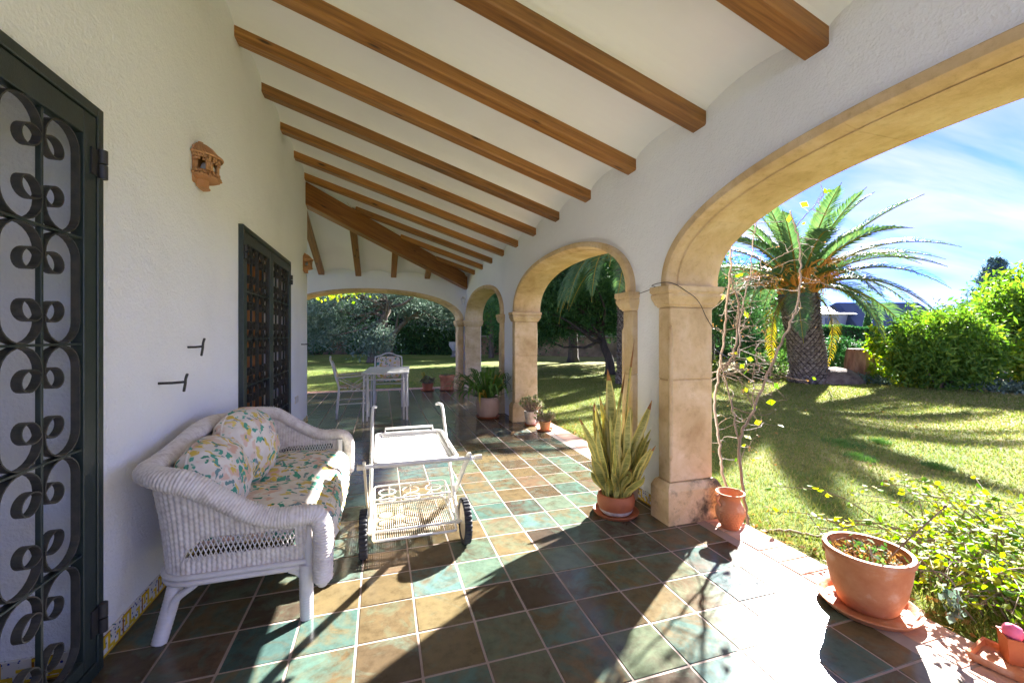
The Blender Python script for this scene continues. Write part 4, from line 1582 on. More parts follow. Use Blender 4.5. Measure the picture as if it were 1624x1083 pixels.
# wheels
for xw in (x0 - 0.065, x1 + 0.085):
    wm = MB()
    rw = 0.128
    prof = [(-0.020, rw - 0.02), (-0.022, rw - 0.004), (-0.015, rw), (0.015, rw), (0.022, rw - 0.004), (0.020, rw - 0.02)]
    N_ = 90
    loops = []
    for i in range(N_):
        a = 2 * math.pi * i / N_
        tread = 0.008 if (i % 3) else 0.0
        loops.append([(xw + px, 2.60 + (pr + (tread if pr > rw - 0.01 else 0)) * math.cos(a), 0.1365 + (pr + (tread if pr > rw - 0.01 else 0)) * math.sin(a)) for px, pr in prof])
    wm.loft(loops, closed_v=True)
    wo_ = wm.build('wheel', 'rubber', tr)
    dm = MB()
    loops = []
    for i in range(48):
        a = 2 * math.pi * i / 48
        loops.append([(xw + px, 2.60 + pr * math.cos(a), 0.1365 + pr * math.sin(a)) for px, pr in [(-0.016, rw - 0.018), (-0.008, rw - 0.03), (-0.006, 0.03), (-0.018, 0.022), (-0.018, 0.004), (0.018, 0.004), (0.018, 0.022), (0.006, 0.03), (0.008, rw - 0.03), (0.016, rw - 0.018)]])
    dm.loft(loops, closed_v=True)
    dm.build('hub_disc', 'cream_plastic', wo_, smooth=R(35))
m = MB(); m.tube([(x0 - 0.09, 2.60, 0.1365), (x1 + 0.11, 2.60, 0.1365)], 0.007, 8); m.build('axle', 'white_metal', tr, smooth=R(50))
# lower basket with bottle rings
bx0, bx1, by0, by1 = x0 - 0.012, x1 + 0.03, 2.56, 3.12
m = MB()
m.tube(rrect(bx0, bx1, by0, by1, 0.03, 0.10, 3), 0.008, 8, closed=True)
m.tube(rrect(bx0, bx1, by0 + 0.30, by1, 0.03, 0.225, 3), 0.006, 8, closed=True)
for (px, py) in ((bx0, by0 + 0.33), (bx1, by0 + 0.33), (bx0, by1 - 0.03), (bx1, by1 - 0.03), ((bx0 + bx1) / 2, by1), (bx0 + 0.1, by1), (bx1 - 0.1, by1)):
    m.tube([(px, py, 0.10), (px, py, 0.225)], 0.005, 6)
m.tube([(bx0, by0 + 0.03, 0.10), (bx0, by0 + 0.33, 0.225)], 0.006, 6); m.tube([(bx1, by0 + 0.03, 0.10), (bx1, by0 + 0.33, 0.225)], 0.006, 6)
m.build('basket_frame', 'white_metal', tr, smooth=R(50))
m = MB()
for i in range(38):
    xx = bx0 + 0.012 + (bx1 - bx0 - 0.024) * i / 37
    m.tube([(xx, by0, 0.094), (xx, by1, 0.094)], 0.0030, 5)
for i in range(5):
    yy = by0 + 0.02 + (by1 - by0 - 0.04) * i / 4
    m.tube([(bx0, yy, 0.088), (bx1, yy, 0.088)], 0.0035, 5)
m.build('basket_wire', 'rusty_white', tr, smooth=True, kind='stuff')
for i in range(3):
    for j in range(2):
        cx = bx0 + 0.085 + i * 0.158; cy = by1 - 0.075 - j * 0.125
        m = MB(); m.tube([(cx + 0.055 * math.cos(2 * math.pi * k / 24), cy + 0.055 * math.sin(2 * math.pi * k / 24), 0.205) for k in range(24)], 0.0048, 6, closed=True)
        m.build('bottle_ring', 'rusty_white' if (i + j) % 2 else 'white_metal', tr, smooth=True)

# ---------------------------------------------------------------- dining table and chairs
tb = T('dining_table', 'white metal table with slim legs at the far end of the terrace', 'table', (0.10, 7.25, 0))
RT = Matrix.Rotation(R(-4), 4, 'Z')


def tp(x, y, z):
    v = RT @ Vector((x, y, 0)); return (0.10 + v.x, 7.25 + v.y, z)


m = MB()
hx, hy = 0.345, 0.66
for (z0_, z1_, e) in ((0.705, 0.722, 0.0),):
    lo = [tp(sx * hx, sy * hy, z0_) for sx, sy in ((-1, -1), (1, -1), (1, 1), (-1, 1))]
    hi = [tp(sx * hx, sy * hy, z1_) for sx, sy in ((-1, -1), (1, -1), (1, 1), (-1, 1))]
    m.loft([lo, hi])
m.build('table_top', 'white_metal', tb)
for sx in (-1, 1):
    for sy in (-1, 1):
        for off in (0, 1):
            m = MB()
            ox = sx * (hx - 0.03 - 0.05 * off); oy = sy * (hy - 0.05 - 0.02 * off)
            m.tube([tp(ox + sx * 0.005, oy + sy * 0.03 * (1 - off), 0.0), tp(ox, oy, 0.35), tp(ox - sx * 0.006, oy, 0.705)], 0.0135, 10)
            m.build('leg', 'white_metal', tb, smooth=R(50))
for sy in (-1, 1):
    m = MB(); m.tube([tp(-hx + 0.02, sy * (hy - 0.06), 0.62), tp(hx - 0.02, sy * (hy - 0.06), 0.62)], 0.011, 8); m.build('apron_rail', 'white_metal', tb, smooth=R(50))
for sx in (-1, 1):
    m = MB(); m.tube([tp(sx * (hx - 0.03), -hy + 0.06, 0.60), tp(sx * (hx - 0.03), hy - 0.06, 0.60)], 0.011, 8); m.build('apron_rail', 'white_metal', tb, smooth=R(50))


def garden_chair(label, loc, rotz):
    """faces local +y"""
    t = T('garden_chair', label, 'chair', (0, 0, 0), 'white metal chairs at the dining table')
    hw_ = 0.245
    for sx in (-1, 1):
        m = MB(); m.tube(catmull([(sx * hw_, -0.25, 0.0), (sx * hw_, -0.225, 0.25), (sx * hw_, -0.215, 0.45), (sx * hw_, -0.27, 0.70), (sx * (hw_ - 0.005), -0.325, 0.88)], 14).tolist(), 0.014, 10); m.build('back_leg', 'white_metal', t, smooth=True)
        m = MB(); m.tube([(sx * hw_, 0.22, 0.0), (sx * hw_, 0.215, 0.62), (sx * hw_, 0.20, 0.645), (sx * hw_, 0.16, 0.655), (sx * hw_, -0.24, 0.63)], 0.0135, 10); m.build('arm_and_front_leg', 'white_metal', t, smooth=R(60))
        m = MB()
        m.tube([(sx * hw_, -0.21, 0.60), (sx * hw_, 0.10, 0.43)], 0.008, 6); m.tube([(sx * hw_, -0.05, 0.43), (sx * hw_, 0.20, 0.60)], 0.008, 6)
        m.tube([(sx * hw_, 0.02, 0.43), (sx * hw_, 0.205, 0.52)], 0.007, 6)
        m.build('arm_lattice', 'white_metal', t, smooth=R(50))
        m = MB(); m.tube([(sx * hw_, -0.235, 0.22), (sx * hw_, 0.215, 0.22)], 0.010, 8); m.build('stretcher', 'white_metal', t, smooth=R(50))
    m = MB(); m.tube([(-hw_, 0.21, 0.42), (hw_, 0.21, 0.42)], 0.012, 8); m.tube([(-hw_, -0.215, 0.42), (hw_, -0.215, 0.42)], 0.012, 8)
    m.tube([(-hw_, -0.2, 0.42), (-hw_, 0.21, 0.42)], 0.012, 8); m.tube([(hw_, -0.2, 0.42), (hw_, 0.21, 0.42)], 0.012, 8); m.build('seat_frame', 'white_metal', t, smooth=R(50))
    m = MB(); m.tube([(-hw_, 0.215, 0.33), (hw_, 0.215, 0.33)], 0.008, 8); m.build('front_rail', 'white_metal', t, smooth=R(50))
    m = MB(); m.tube(catmull([(-hw_ + 0.005, -0.325, 0.875), (-hw_ * 0.55, -0.335, 0.905), (-hw_ * 0.3, -0.335, 0.935), (0, -0.336, 0.95), (hw_ * 0.3, -0.335, 0.935), (hw_ * 0.55, -0.335, 0.905), (hw_ - 0.005, -0.325, 0.875)], 20).tolist(), 0.014, 10); m.build('top_rail', 'white_metal', t, smooth=True)
    cushion('seat_cushion', (0, 0.0, 0.465), (0.215, 0.205, 0.032), (0, 0, 0), t, p=5, wr=0.002, n=20, seam=False)
    cushion('back_cushion', (0, -0.262, 0.685), (0.215, 0.205, 0.03), (R(104), 0, 0), t, p=6, wr=0.002, n=20, seam=False)
    t.location = loc
    t.rotation_euler = (0, 0, rotz)
    return t


garden_chair('white metal armchair seen from the side, left of the dining table', (-0.44, 7.26, 0), R(-84))
garden_chair('white metal armchair facing the camera, at the far end of the dining table', (0.12, 8.06, 0), R(178))

# ---------------------------------------------------------------- pots and plants
def pot(par, prof_out, c, mat, sx=1, sy=1, wall=0.012, soil=None, name='pot', n=36):
    """prof_out: list of (r, z) bottom to rim"""
    inner = [(max(0.005, r - wall), z) for r, z in reversed(prof_out) if z > prof_out[-1][1] * 0.35]
    prof = [(0.0, prof_out[0][1])] + prof_out + inner + [(0.0, inner[-1][1])]
    m = MB(); m.lathe(prof, n, c, sx=sx, sy=sy)
    o = m.build(name, mat, par, smooth=R(40))
    if soil:
        rs, zs = soil
        m = MB(); m.lathe([(0.0, zs + 0.012), (rs * 0.5, zs + 0.008), (rs, zs)], n, c, sx=sx, sy=sy)
        m.build('soil', 'soil', par, smooth=True)
    return o


def saucer(par, r, c, mat, h=0.025, sx=1, sy=1):
    m = MB(); m.lathe([(0.0, 0.002), (r * 0.86, 0.002), (r, h), (r - 0.003, h + 0.004), (r - 0.012, h), (r * 0.84, 0.011), (0.0, 0.010)], 40, c, sx=sx, sy=sy)
    return m.build('saucer', mat, par, smooth=R(40))


def strap(pts, widths, mats_edge=None, fold=0.15, up=(0, 0, 1), edge=0.2, dry=None):
    """leaf blade along pts; five columns across so the margin can differ"""
    C_ = [Vector(p) for p in pts]
    vs = []
    n = len(C_)
    side0 = None
    for i, p in enumerate(C_):
        t = (C_[min(i + 1, n - 1)] - C_[max(i - 1, 0)]).normalized()
        s_ = t.cross(Vector(up))
        if s_.length < 0.05: s_ = t.cross(Vector((1, 0, 0)))
        s_.normalize()
        nn = s_.cross(t)
        w = widths[i]
        for f in (-1, -(1 - edge * 2), 0, (1 - edge * 2), 1):
            vs.append(p + s_ * f * w + nn * abs(f) * w * fold)
    fs = []; ms = []
    for i in range(n - 1):
        for j in range(4):
            fs.append((i * 5 + j, i * 5 + j + 1, (i + 1) * 5 + j + 1, (i + 1) * 5 + j))
            mi = 1 if j in (0, 3) else 0
            if dry and i >= n - 1 - dry: mi = 2
            ms.append(mi)
    return vs, fs, ms


# snake plant
sp = T('snake_plant', 'tall yellow-edged snake plant in a terracotta bowl beside the near stone pier', 'potted plant', (1.63, 2.69, 0))
sc_ = (1.63, 2.69, 0)
saucer(sp, 0.165, sc_, 'terracotta_dark', 0.028)
pot(sp, [(0.098, 0.014), (0.112, 0.03), (0.132, 0.075), (0.136, 0.115), (0.128, 0.145), (0.122, 0.152)], sc_, 'terracotta_dark', wall=0.014, soil=(0.112, 0.118))
m = MB(); m.lathe([(0.100, 0.015), (0.1145, 0.030), (0.1225, 0.050)], 36, sc_); m.build('lime_band', 'white_pot', sp, smooth=True)
tall = [(0.17, 0.03, 1.27), (0.10, 0.05, 1.03), (-0.06, 0.02, 1.05), (0.27, -0.06, 0.82), (-0.12, 0.03, 0.88), (-0.02, -0.03, 0.74), (-0.05, -0.02, 0.68)]
for i in range(84):
    a = random.uniform(0, 2 * math.pi)
    rr = random.uniform(0.01, 0.09)
    bx_, by_ = sc_[0] + rr * math.cos(a), sc_[1] + rr * math.sin(a)
    if i < len(tall):
        ex, ey, ez = sc_[0] + tall[i][0], sc_[1] + tall[i][1], tall[i][2]
    else:
        ez = random.uniform(0.30, 0.82)
        lean = random.uniform(0.03, 0.23)
        ex, ey = sc_[0] + (rr + lean) * math.cos(a), sc_[1] + (rr + lean) * math.sin(a)
        if ex > 1.86: ex = 1.86 - random.uniform(0, 0.03)
    n_ = 12
    tw = random.uniform(-0.9, 0.9)
    pts, ws = [], []
    wmax = random.uniform(0.024, 0.038)
    for q_ in range(n_):
        f = q_ / (n_ - 1)
        bend = math.sin(f * math.pi) * random.uniform(0.0, 0.006)
        wave = 0.010 * math.sin(f * 7 + i)
        pts.append((bx_ + (ex - bx_) * f ** 1.25 + wave, by_ + (ey - by_) * f ** 1.25 + bend, 0.125 + (ez - 0.125) * f))
        ws.append(wmax * (0.42 + 0.58 * math.sin(min(1, f * 1.35) * math.pi / 2)) * (1 if f < 0.72 else max(0.05, 1 - ((f - 0.72) / 0.28) ** 1.6)))
    vs, fs, ms = strap(pts, ws, fold=0.3, up=(math.cos(a + tw), math.sin(a + tw), 0.1), edge=0.2, dry=random.choice([None, None, None, 1]) if i > 1 else 2)
    mb = MB(); mb.v = [tuple(v) for v in vs]; mb.f = fs; mb.m = ms
    mb.build('leaf', ['snake_leaf', 'snake_edge', 'snake_dry'], sp, smooth=True)

# strap-leaved plant in a grey clay pot at the second pier
cp = T('strap_leaf_plant', 'arching green strap-leaved plant in a rounded clay pot by the second pier', 'potted plant', (1.60, 6.42, 0))
cc_ = (1.60, 6.42, 0)
saucer(cp, 0.19, cc_, 'terracotta_dark', 0.03)
pot(cp, [(0.13, 0.014), (0.165, 0.06), (0.188, 0.15), (0.185, 0.24), (0.168, 0.30), (0.176, 0.315), (0.172, 0.325)], cc_, 'grey_clay', wall=0.016, soil=(0.15, 0.285))
for i in range(110):
    a = random.uniform(0, 2 * math.pi)
    reach = random.uniform(0.26, 0.74)
    hgt_ = random.uniform(0.16, 0.48) if reach > 0.32 else random.uniform(0.36, 0.56)
    if math.cos(a) > 0.2: reach *= 0.66
    n_ = 10
    pts, ws = [], []
    end = random.uniform(-0.45, 0.22) if reach > 0.3 else random.uniform(0.1, 0.5)
    for q_ in range(n_):
        f = q_ / (n_ - 1)
        rad = 0.03 + reach * math.sin(f * math.pi / 2) ** 0.9
        z = 0.29 + hgt_ * math.sin(min(1.0, f * 1.25) * math.pi / 2) * (1 - max(0, f - 0.55) * 0.4) + (end - hgt_ * 0.3) * max(0, f - 0.45) ** 1.5 * 1.1
        pts.append((cc_[0] + rad * math.cos(a + 0.1 * f), cc_[1] + rad * math.sin(a + 0.1 * f), max(0.03, z)))
        ws.append(0.017 * (0.75 + 0.25 * math.sin(f * math.pi)) * (1 if f < 0.7 else max(0.08, 1 - (f - 0.7) / 0.3)))
    vs, fs, ms = strap(pts, ws, fold=0.35)
    mb = MB(); mb.v = [tuple(v) for v in vs]; mb.f = fs; mb.m = [0] * len(fs)
    mb.build('leaf', ['palm_leaf_old' if i % 14 == 5 else 'strap_leaf'], cp, smooth=True)


def rosettes(par, c, spread, n, size, h, mat='succulent_leaf', stems=True):
    V, F = [], []
    sm = MB()
    for i in range(n):
        a = random.uniform(0, 6.28); r = spread * math.sqrt(random.random())
        p = np.array([c[0] + r * math.cos(a), c[1] + r * math.sin(a), c[2] + h * (0.25 + 0.75 * random.random()) * (1.05 - 0.4 * (r / spread))])
        for j in range(13):
            b = 2.4 * j; el = 0.15 + 0.09 * j
            d = np.array([math.cos(b) * math.cos(el), math.sin(b) * math.cos(el), math.sin(el)])
            s = np.cross(d, [0, 0, 1]); s /= np.linalg.norm(s) + 1e-9
            L = size * random.uniform(0.8, 1.1)
            k = len(V)
            V += [p, p + d * L * 0.55 + s * L * 0.24, p + d * L, p + d * L * 0.55 - s * L * 0.24]
            F.append((k, k + 1, k + 2, k + 3))
        if stems:
            sm.tube([(c[0] + 0.3 * r * math.cos(a), c[1] + 0.3 * r * math.sin(a), c[2] - 0.01), tuple(p)], 0.004, 5)
    o = npmesh('rosettes', V, F, mat, par)
    o['kind'] = 'stuff'
    sm.build('stems', 'bark_pale', par, kind='stuff')


p1 = T('succulent_pot', 'pale pink succulent in a small ochre clay pot with saucer on the brick edge', 'potted plant', (2.13, 5.32, 0))
saucer(p1, 0.112, (2.13, 5.32, 0), 'terracotta_dark', 0.02)
pot(p1, [(0.066, 0.011), (0.070, 0.05), (0.076, 0.10), (0.082, 0.105), (0.082, 0.125)], (2.13, 5.32, 0), 'terracotta_light', wall=0.008, soil=(0.07, 0.108))
rosettes(p1, (2.13, 5.32, 0.12), 0.15, 55, 0.035, 0.17)
p2 = T('succulent_pot', 'green succulent in a tall mottled white pot against the second pier', 'potted plant', (2.06, 5.70, 0))
saucer(p2, 0.10, (2.06, 5.70, 0), 'terracotta_dark', 0.02)
pot(p2, [(0.066, 0.011), (0.075, 0.06), (0.09, 0.14), (0.098, 0.19), (0.10, 0.20)], (2.06, 5.70, 0), 'white_pot', wall=0.008, soil=(0.085, 0.18))
rosettes(p2, (2.06, 5.68, 0.20), 0.17, 60, 0.045, 0.24)
p3 = T('succulent_pot', 'small flowering succulent in a terracotta pot in front of the far lawn', 'potted plant', (1.03, 9.92, 0))
saucer(p3, 0.17, (1.03, 9.92, 0), 'terracotta_dark', 0.03)
pot(p3, [(0.10, 0.015), (0.125, 0.12), (0.135, 0.15), (0.14, 0.17)], (1.03, 9.92, 0), 'terracotta_dark', wall=0.01, soil=(0.12, 0.15))
rosettes(p3, (1.03, 9.92, 0.16), 0.17, 40, 0.055, 0.16)
for i in range(9):
    a = 2.5 + random.uniform(-0.8, 0.8)
    pts = [(1.0 + math.cos(a) * 0.20 * f, 9.92 + math.sin(a) * 0.1 * f, 0.16 + 0.28 * math.sin(f * 1.5)) for f in (0, 0.25, 0.5, 0.75, 1)]
    vs, fs, ms = strap(pts, [0.012, 0.014, 0.014, 0.01, 0.001])
    mb = MB(); mb.v = [tuple(v) for v in vs]; mb.f = fs; mb.m = [0] * len(fs); mb.build('leaf', 'palm_leaf_old', p3, smooth=True)
p4 = T('terracotta_pot', 'plain terracotta pot with bare soil at the far edge of the terrace', 'pot', (1.47, 9.86, 0))
saucer(p4, 0.18, (1.47, 9.86, 0), 'terracotta_dark', 0.03)
pot(p4, [(0.145, 0.014), (0.155, 0.15), (0.165, 0.29), (0.182, 0.30), (0.185, 0.345), (0.178, 0.352)], (1.47, 9.86, 0), 'terracotta', wall=0.016, soil=(0.16, 0.325))
rosettes(p4, (1.47, 9.86, 0.33), 0.10, 10, 0.03, 0.05)

# vase beside the near pier
vs_ = T('terracotta_vase', 'small terracotta vase with flared neck at the foot of the near pier', 'vase', (2.245, 2.26, 0))
vc = (2.245, 2.26, 0)
vs_.scale = (0.93, 0.93, 0.96)
m = MB()
vp = [(0.0, 0.002), (0.058, 0.002), (0.062, 0.012), (0.082, 0.06), (0.097, 0.11), (0.096, 0.14), (0.078, 0.178), (0.066, 0.20), (0.070, 0.22), (0.092, 0.248), (0.096, 0.252), (0.09, 0.253), (0.064, 0.222), (0.058, 0.20), (0.07, 0.17), (0.08, 0.10), (0.0, 0.05)]
m.lathe(vp, 40, vc); m.build('body', 'terracotta', vs_, smooth=R(50))
m = MB()
for r_ in range(7):
    z = 0.035 + r_ * 0.0165
    rad = np.interp(z, [0.012, 0.06, 0.11, 0.14, 0.178], [0.062, 0.082, 0.097, 0.096, 0.078])
    for k in range(30):
        a = 2 * math.pi * (k + 0.5 * (r_ % 2)) / 30
        p = Vector((vc[0] + rad * math.cos(a), vc[1] + rad * math.sin(a), z))
        o_ = Vector((math.cos(a), math.sin(a), 0)); s_ = Vector((-math.sin(a), math.cos(a), 0))
        m.add([p - s_ * 0.007, p + Vector((0, 0, -0.006)), p + s_ * 0.007, p + Vector((0, 0, 0.006)), p + o_ * 0.0045], [(0, 1, 4), (1, 2, 4), (2, 3, 4), (3, 0, 4)])
m.build('studs', 'terracotta', vs_, kind='stuff')
m = MB(); m.tube(catmull([(vc[0] - 0.085, vc[1] + 0.0, 0.24), (vc[0] - 0.115, vc[1], 0.235), (vc[0] - 0.118, vc[1], 0.205), (vc[0] - 0.088, vc[1], 0.165)], 12).tolist(), 0.008, 8); m.build('handle', 'terracotta', vs_, smooth=True)

# large oval planter
op = T('round_planter', 'large terracotta planter on a saucer with withered plants, on the brick edge', 'planter', (2.215, 1.405, 0))
oc = (2.215, 1.405, 0)
RZ = Matrix.Rotation(R(8), 4, 'Z')


def orot(o):
    c = Vector((oc[0], oc[1], 0)) - wloc(op)
    o.rotation_euler = (0, 0, R(12))
    return o


orot(saucer(op, 0.185, oc, 'terracotta', 0.03))
o = pot(op, [(0.098, 0.014), (0.110, 0.03), (0.135, 0.10), (0.150, 0.18), (0.155, 0.235), (0.162, 0.245), (0.166, 0.258), (0.161, 0.27)], oc, 'terracotta', wall=0.015, n=56)
orot(o)
m = MB(); m.lathe([(0.0, 0.228), (0.1, 0.225), (0.142, 0.22)], 40, oc); orot(m.build('soil', 'soil', op, smooth=True))
pos = np.array(oc) + np.array([0, 0, 0.245]) + np.clip(rng.normal(size=(150, 3)), -1.7, 1.7) * np.array([0.058, 0.060, 0.02])
v, f = leaves(pos, 0.028, 0.016)
npmesh('green_sprigs', v, f, 'leaf_mid', op, kind='stuff')
pos = np.array(oc) + np.array([0, 0, 0.236]) + np.clip(rng.normal(size=(420, 3)), -1.7, 1.7) * np.array([0.066, 0.066, 0.015])
v, f = leaves(pos, 0.03, 0.011)
npmesh('dry_litter', v, f, 'dry_leaf', op, kind='stuff')
m = MB()
m.tube(catmull([(2.22, 1.36, 0.20), (2.27, 1.32, 0.30), (2.36, 1.27, 0.42), (2.42, 1.24, 0.495)], 14).tolist(), [0.0035] * 14, 6)
m.tube([(2.36, 1.27, 0.42), (2.385, 1.24, 0.43), (2.39, 1.23, 0.415)], 0.002, 5)
m.tube([(2.42, 1.24, 0.495), (2.425, 1.238, 0.503)], [0.008, 0.004], 6)
m.tube(catmull([(2.18, 1.50, 0.2), (2.13, 1.56, 0.30), (2.11, 1.60, 0.36)], 8).tolist(), 0.0022, 5)
for i in range(14):
    a = random.uniform(0, 6.28); b = random.uniform(0.04, 0.12)
    px, py = oc[0] + random.gauss(0, 0.04), oc[1] + random.gauss(0, 0.07)
    m.tube([(px, py, 0.2), (px + b * 0.5 * math.cos(a), py + b * 0.5 * math.sin(a), 0.27 + random.random() * 0.03), (px + b * math.cos(a), py + b * math.sin(a), 0.26)], 0.0018, 4)
m.build('twigs', 'bark_pale', op)
m = MB(); tv_ = [(2.26, 1.24, 0.25), (2.30, 1.19, 0.262), (2.325, 1.16, 0.22), (2.32, 1.15, 0.16), (2.315, 1.145, 0.11)]
m.tube(catmull(tv_, 14).tolist(), 0.0028, 5); m.build('trailing_stem', 'bark_pale', op)
pos = np.array([2.315, 1.155, 0.16]) + rng.normal(size=(40, 3)) * np.array([0.018, 0.018, 0.03])
v, f = leaves(pos, 0.032, 0.022); npmesh('trailing_leaves', v, f, 'leaf_olive', op, kind='stuff')

op.scale = (1.07, 1.07, 1.05)
# square tray and pot at the right edge
tq = T('clay_tray', 'shallow square terracotta tray on the brick edge at the right of the picture', 'tray', (2.37, 1.00, 0))
TR = [(2.235, 1.062), (2.405, 1.092), (2.440, 0.915), (2.270, 0.885)]
ct = Vector((sum(p[0] for p in TR) / 4, sum(p[1] for p in TR) / 4))


def inset(k, z): return [(ct.x + (p[0] - ct.x) * k, ct.y + (p[1] - ct.y) * k, z) for p in TR]


MB().loft([inset(0.92, 0.006), inset(1.0, 0.034), inset(0.985, 0.038), inset(0.90, 0.034), inset(0.85, 0.016)]).build('tray', 'terracotta', tq, smooth=R(30))
m = T('square_pot', 'small terracotta pot holding a pink plastic scoop, standing in the clay tray', 'pot', (2.375, 0.985, 0.017))
pot(m, [(0.046, 0.0175), (0.052, 0.07), (0.058, 0.115), (0.060, 0.118)], (2.385, 0.983, 0), 'terracotta_dark', wall=0.008, soil=(0.05, 0.085), n=4)
mm = MB(); mm.lathe([(0.0, 0.0), (0.02, 0.004), (0.031, 0.03), (0.026, 0.055), (0.0, 0.066)], 16, (2.375, 0.99, 0.095)); 
sc2 = mm.build('plastic_scoop', 'pink_plastic', None, smooth=True)
tag(sc2, 'pink plastic scoop sticking out of the small pot at the right edge', 'scoop')
# fallen dry leaf on the floor
m = MB(); pts = [(1.60, 5.18, 0.004), (1.635, 5.20, 0.012), (1.67, 5.225, 0.02), (1.70, 5.24, 0.012)]
vs, fs, ms = strap(pts, [0.004, 0.032, 0.028, 0.003], fold=0.5)
m.v = [tuple(v) for v in vs]; m.f = fs; m.m = [0] * len(fs)
tag(m.build('fallen_leaf', 'dry_leaf', None), 'curled dry leaf lying on the tiles near the succulent pots', 'leaf')
# ================================================================ GARDEN
# short grass near the terrace: nobody could count it
NB = 260000
dist = 0.15 + rng.random(NB) ** 1.7 * 11.0
yb = rng.uniform(-1.0, 12.0, NB)
xb = 2.41 + dist
far_ = rng.random(NB) < 0.12
yb = np.where(far_, rng.uniform(10.5, 17.0, NB), yb)
xb = np.where(far_, rng.uniform(-3.0, 9.0, NB), xb)
hb = rng.uniform(0.014, 0.045, NB) * (1 + 0.5 * (rng.random(NB) < 0.08))
an = rng.uniform(0, 2 * np.pi, NB)
ln = rng.normal(size=(NB, 2)) * 0.02
wb = 0.0030 + 0.0009 * dist
bz = np.array([hgt(a, b) for a, b in zip(xb, yb)]) - 0.004
base = np.stack([xb, yb, bz], -1)
sd = np.stack([np.cos(an) * wb, np.sin(an) * wb, 0 * an], -1)
tip = base + np.stack([ln[:, 0], ln[:, 1], hb], -1)
V = np.stack([base - sd, base + sd, tip], 1).reshape(-1, 3)
npmesh('grass', V, np.arange(3 * NB).reshape(-1, 3), 'grass_blade', kind='stuff')['label'] = 'short yellowish green grass of the lawn'
bpy.data.objects['grass']['category'] = 'grass'
# darker tufts standing in the lawn
tl = [(5.56, 3.81, .24, 'long dark green grass tuft, largest one standing in the lawn'), (5.12, 3.32, .17, 'small grass tuft in the lawn nearest to the terracotta planter'),
      (5.53, 2.84, .13, 'bright grass tuft furthest right in the middle of the lawn'), (6.11, 3.73, .12, 'short grass tuft right of the largest tuft in the lawn')]
for (tx_, ty_, tr_, lab) in tl:
    n = 420
    a = rng.uniform(0, 6.28, n); r = tr_ * rng.random(n) ** 0.8
    b = np.stack([tx_ + r * np.cos(a), ty_ + r * np.sin(a), np.full(n, LZ - 0.01)], -1)
    tp_ = b + np.stack([rng.normal(size=n) * 0.03, rng.normal(size=n) * 0.03, rng.uniform(0.02, 0.06, n)], -1)
    s_ = np.stack([np.cos(a + 1), np.sin(a + 1), 0 * a], -1) * 0.004
    o = npmesh('grass_tuft', np.stack([b - s_, b + s_, tp_], 1).reshape(-1, 3), np.arange(3 * n).reshape(-1, 3), 'grass_tuft_leaf')
    tag(o, lab, 'grass', 'grass tufts in the lawn')

# leaf litter and bare earth along the brick edge
n = 700
pos = np.stack([2.42 + np.abs(rng.normal(size=n)) * 0.16, rng.uniform(0.4, 6.5, n), np.full(n, LZ + 0.012) + rng.random(n) * 0.01], -1)
pos2 = np.stack([rng.uniform(2.5, 10, 260), rng.uniform(0.5, 9, 260), np.full(260, LZ + 0.03)], -1)
pos = np.concatenate([pos, pos2])
v, f = leaves(pos, 0.034, 0.018, flat=0.8)
npmesh('leaf_litter', v, f, 'dry_leaf', kind='stuff')['label'] = 'dry leaf litter along the brick edge of the terrace'
bpy.data.objects['leaf_litter']['category'] = 'leaf litter'


def limb(m, a, b, r0, r1, bend=0.12, n=7, seg=8):
    a, b = np.array(a, float), np.array(b, float)
    L = np.linalg.norm(b - a)
    off = rng.normal(size=3) * bend * L
    pts = [a + (b - a) * t + off * math.sin(t * math.pi) + rng.normal(size=3) * 0.015 * L * (0 < t < 1) for t in np.linspace(0, 1, n)]
    m.tube([tuple(p) for p in pts], [r0 + (r1 - r0) * t for t in np.linspace(0, 1, n)], seg)
    return pts


def tree(name, label, base, trunk, r0, crowns, leaf, lsize, bark='bark', ncl=60, rcl=0.35, nlf=60, cat='tree', group=None, asp=0.45, droop=0.2, limbs=7, shell=0.5):
    """trunk: points above the base; crowns: list of (centre, radii, share)"""
    t = T(name, label, cat, base, group)
    m = MB()
    pts = [base] + trunk
    C_ = catmull(pts, 14)
    rr = [r0 * (1.25 if i == 0 else 1) * (1 - 0.55 * i / 13) for i in range(14)]
    m.tube(C_.tolist(), rr, 10)
    P_ = []
    for (c, rad, share) in crowns:
        pos, cc = blob(c, rad, max(4, int(ncl * share)), rcl, nlf, shell)
        P_.append(pos)
        for k in range(max(2, int(limbs * share))):
            st_ = C_[rng.integers(7, 14)]
            limb(m, st_, cc[rng.integers(0, len(cc))], r0 * 0.38, r0 * 0.08)
    m.build('trunk', bark, t, smooth=True)
    v, f = leaves(np.concatenate(P_), lsize, lsize * asp, droop)
    npmesh('crown', v, f, leaf, t, kind='stuff')
    return t


def shrub(name, label, c, rad, leaf, lsize, n, cat='shrub', group=None, rcl=0.16, nlf=45, asp=0.5, stems=6, droop=0.1, shell=0.45, z0=LZ):
    t = T(name, label, cat, (c[0], c[1], z0), group)
    pos, cc = blob(c, rad, max(5, n // nlf), rcl, nlf, shell)
    pos = pos[pos[:, 2] > z0 + 0.02]
    m = MB()
    for k in range(stems):
        limb(m, (c[0] + rng.normal() * rad[0] * 0.1, c[1] + rng.normal() * rad[1] * 0.1, z0 - 0.03), cc[rng.integers(0, len(cc))], 0.03, 0.008, 0.08, 6, 6)
    m.build('stems', 'bark', t, smooth=True)
    v, f = leaves(pos, lsize, lsize * asp, droop)
    npmesh('crown', v, f, leaf, t, kind='stuff')
    return t


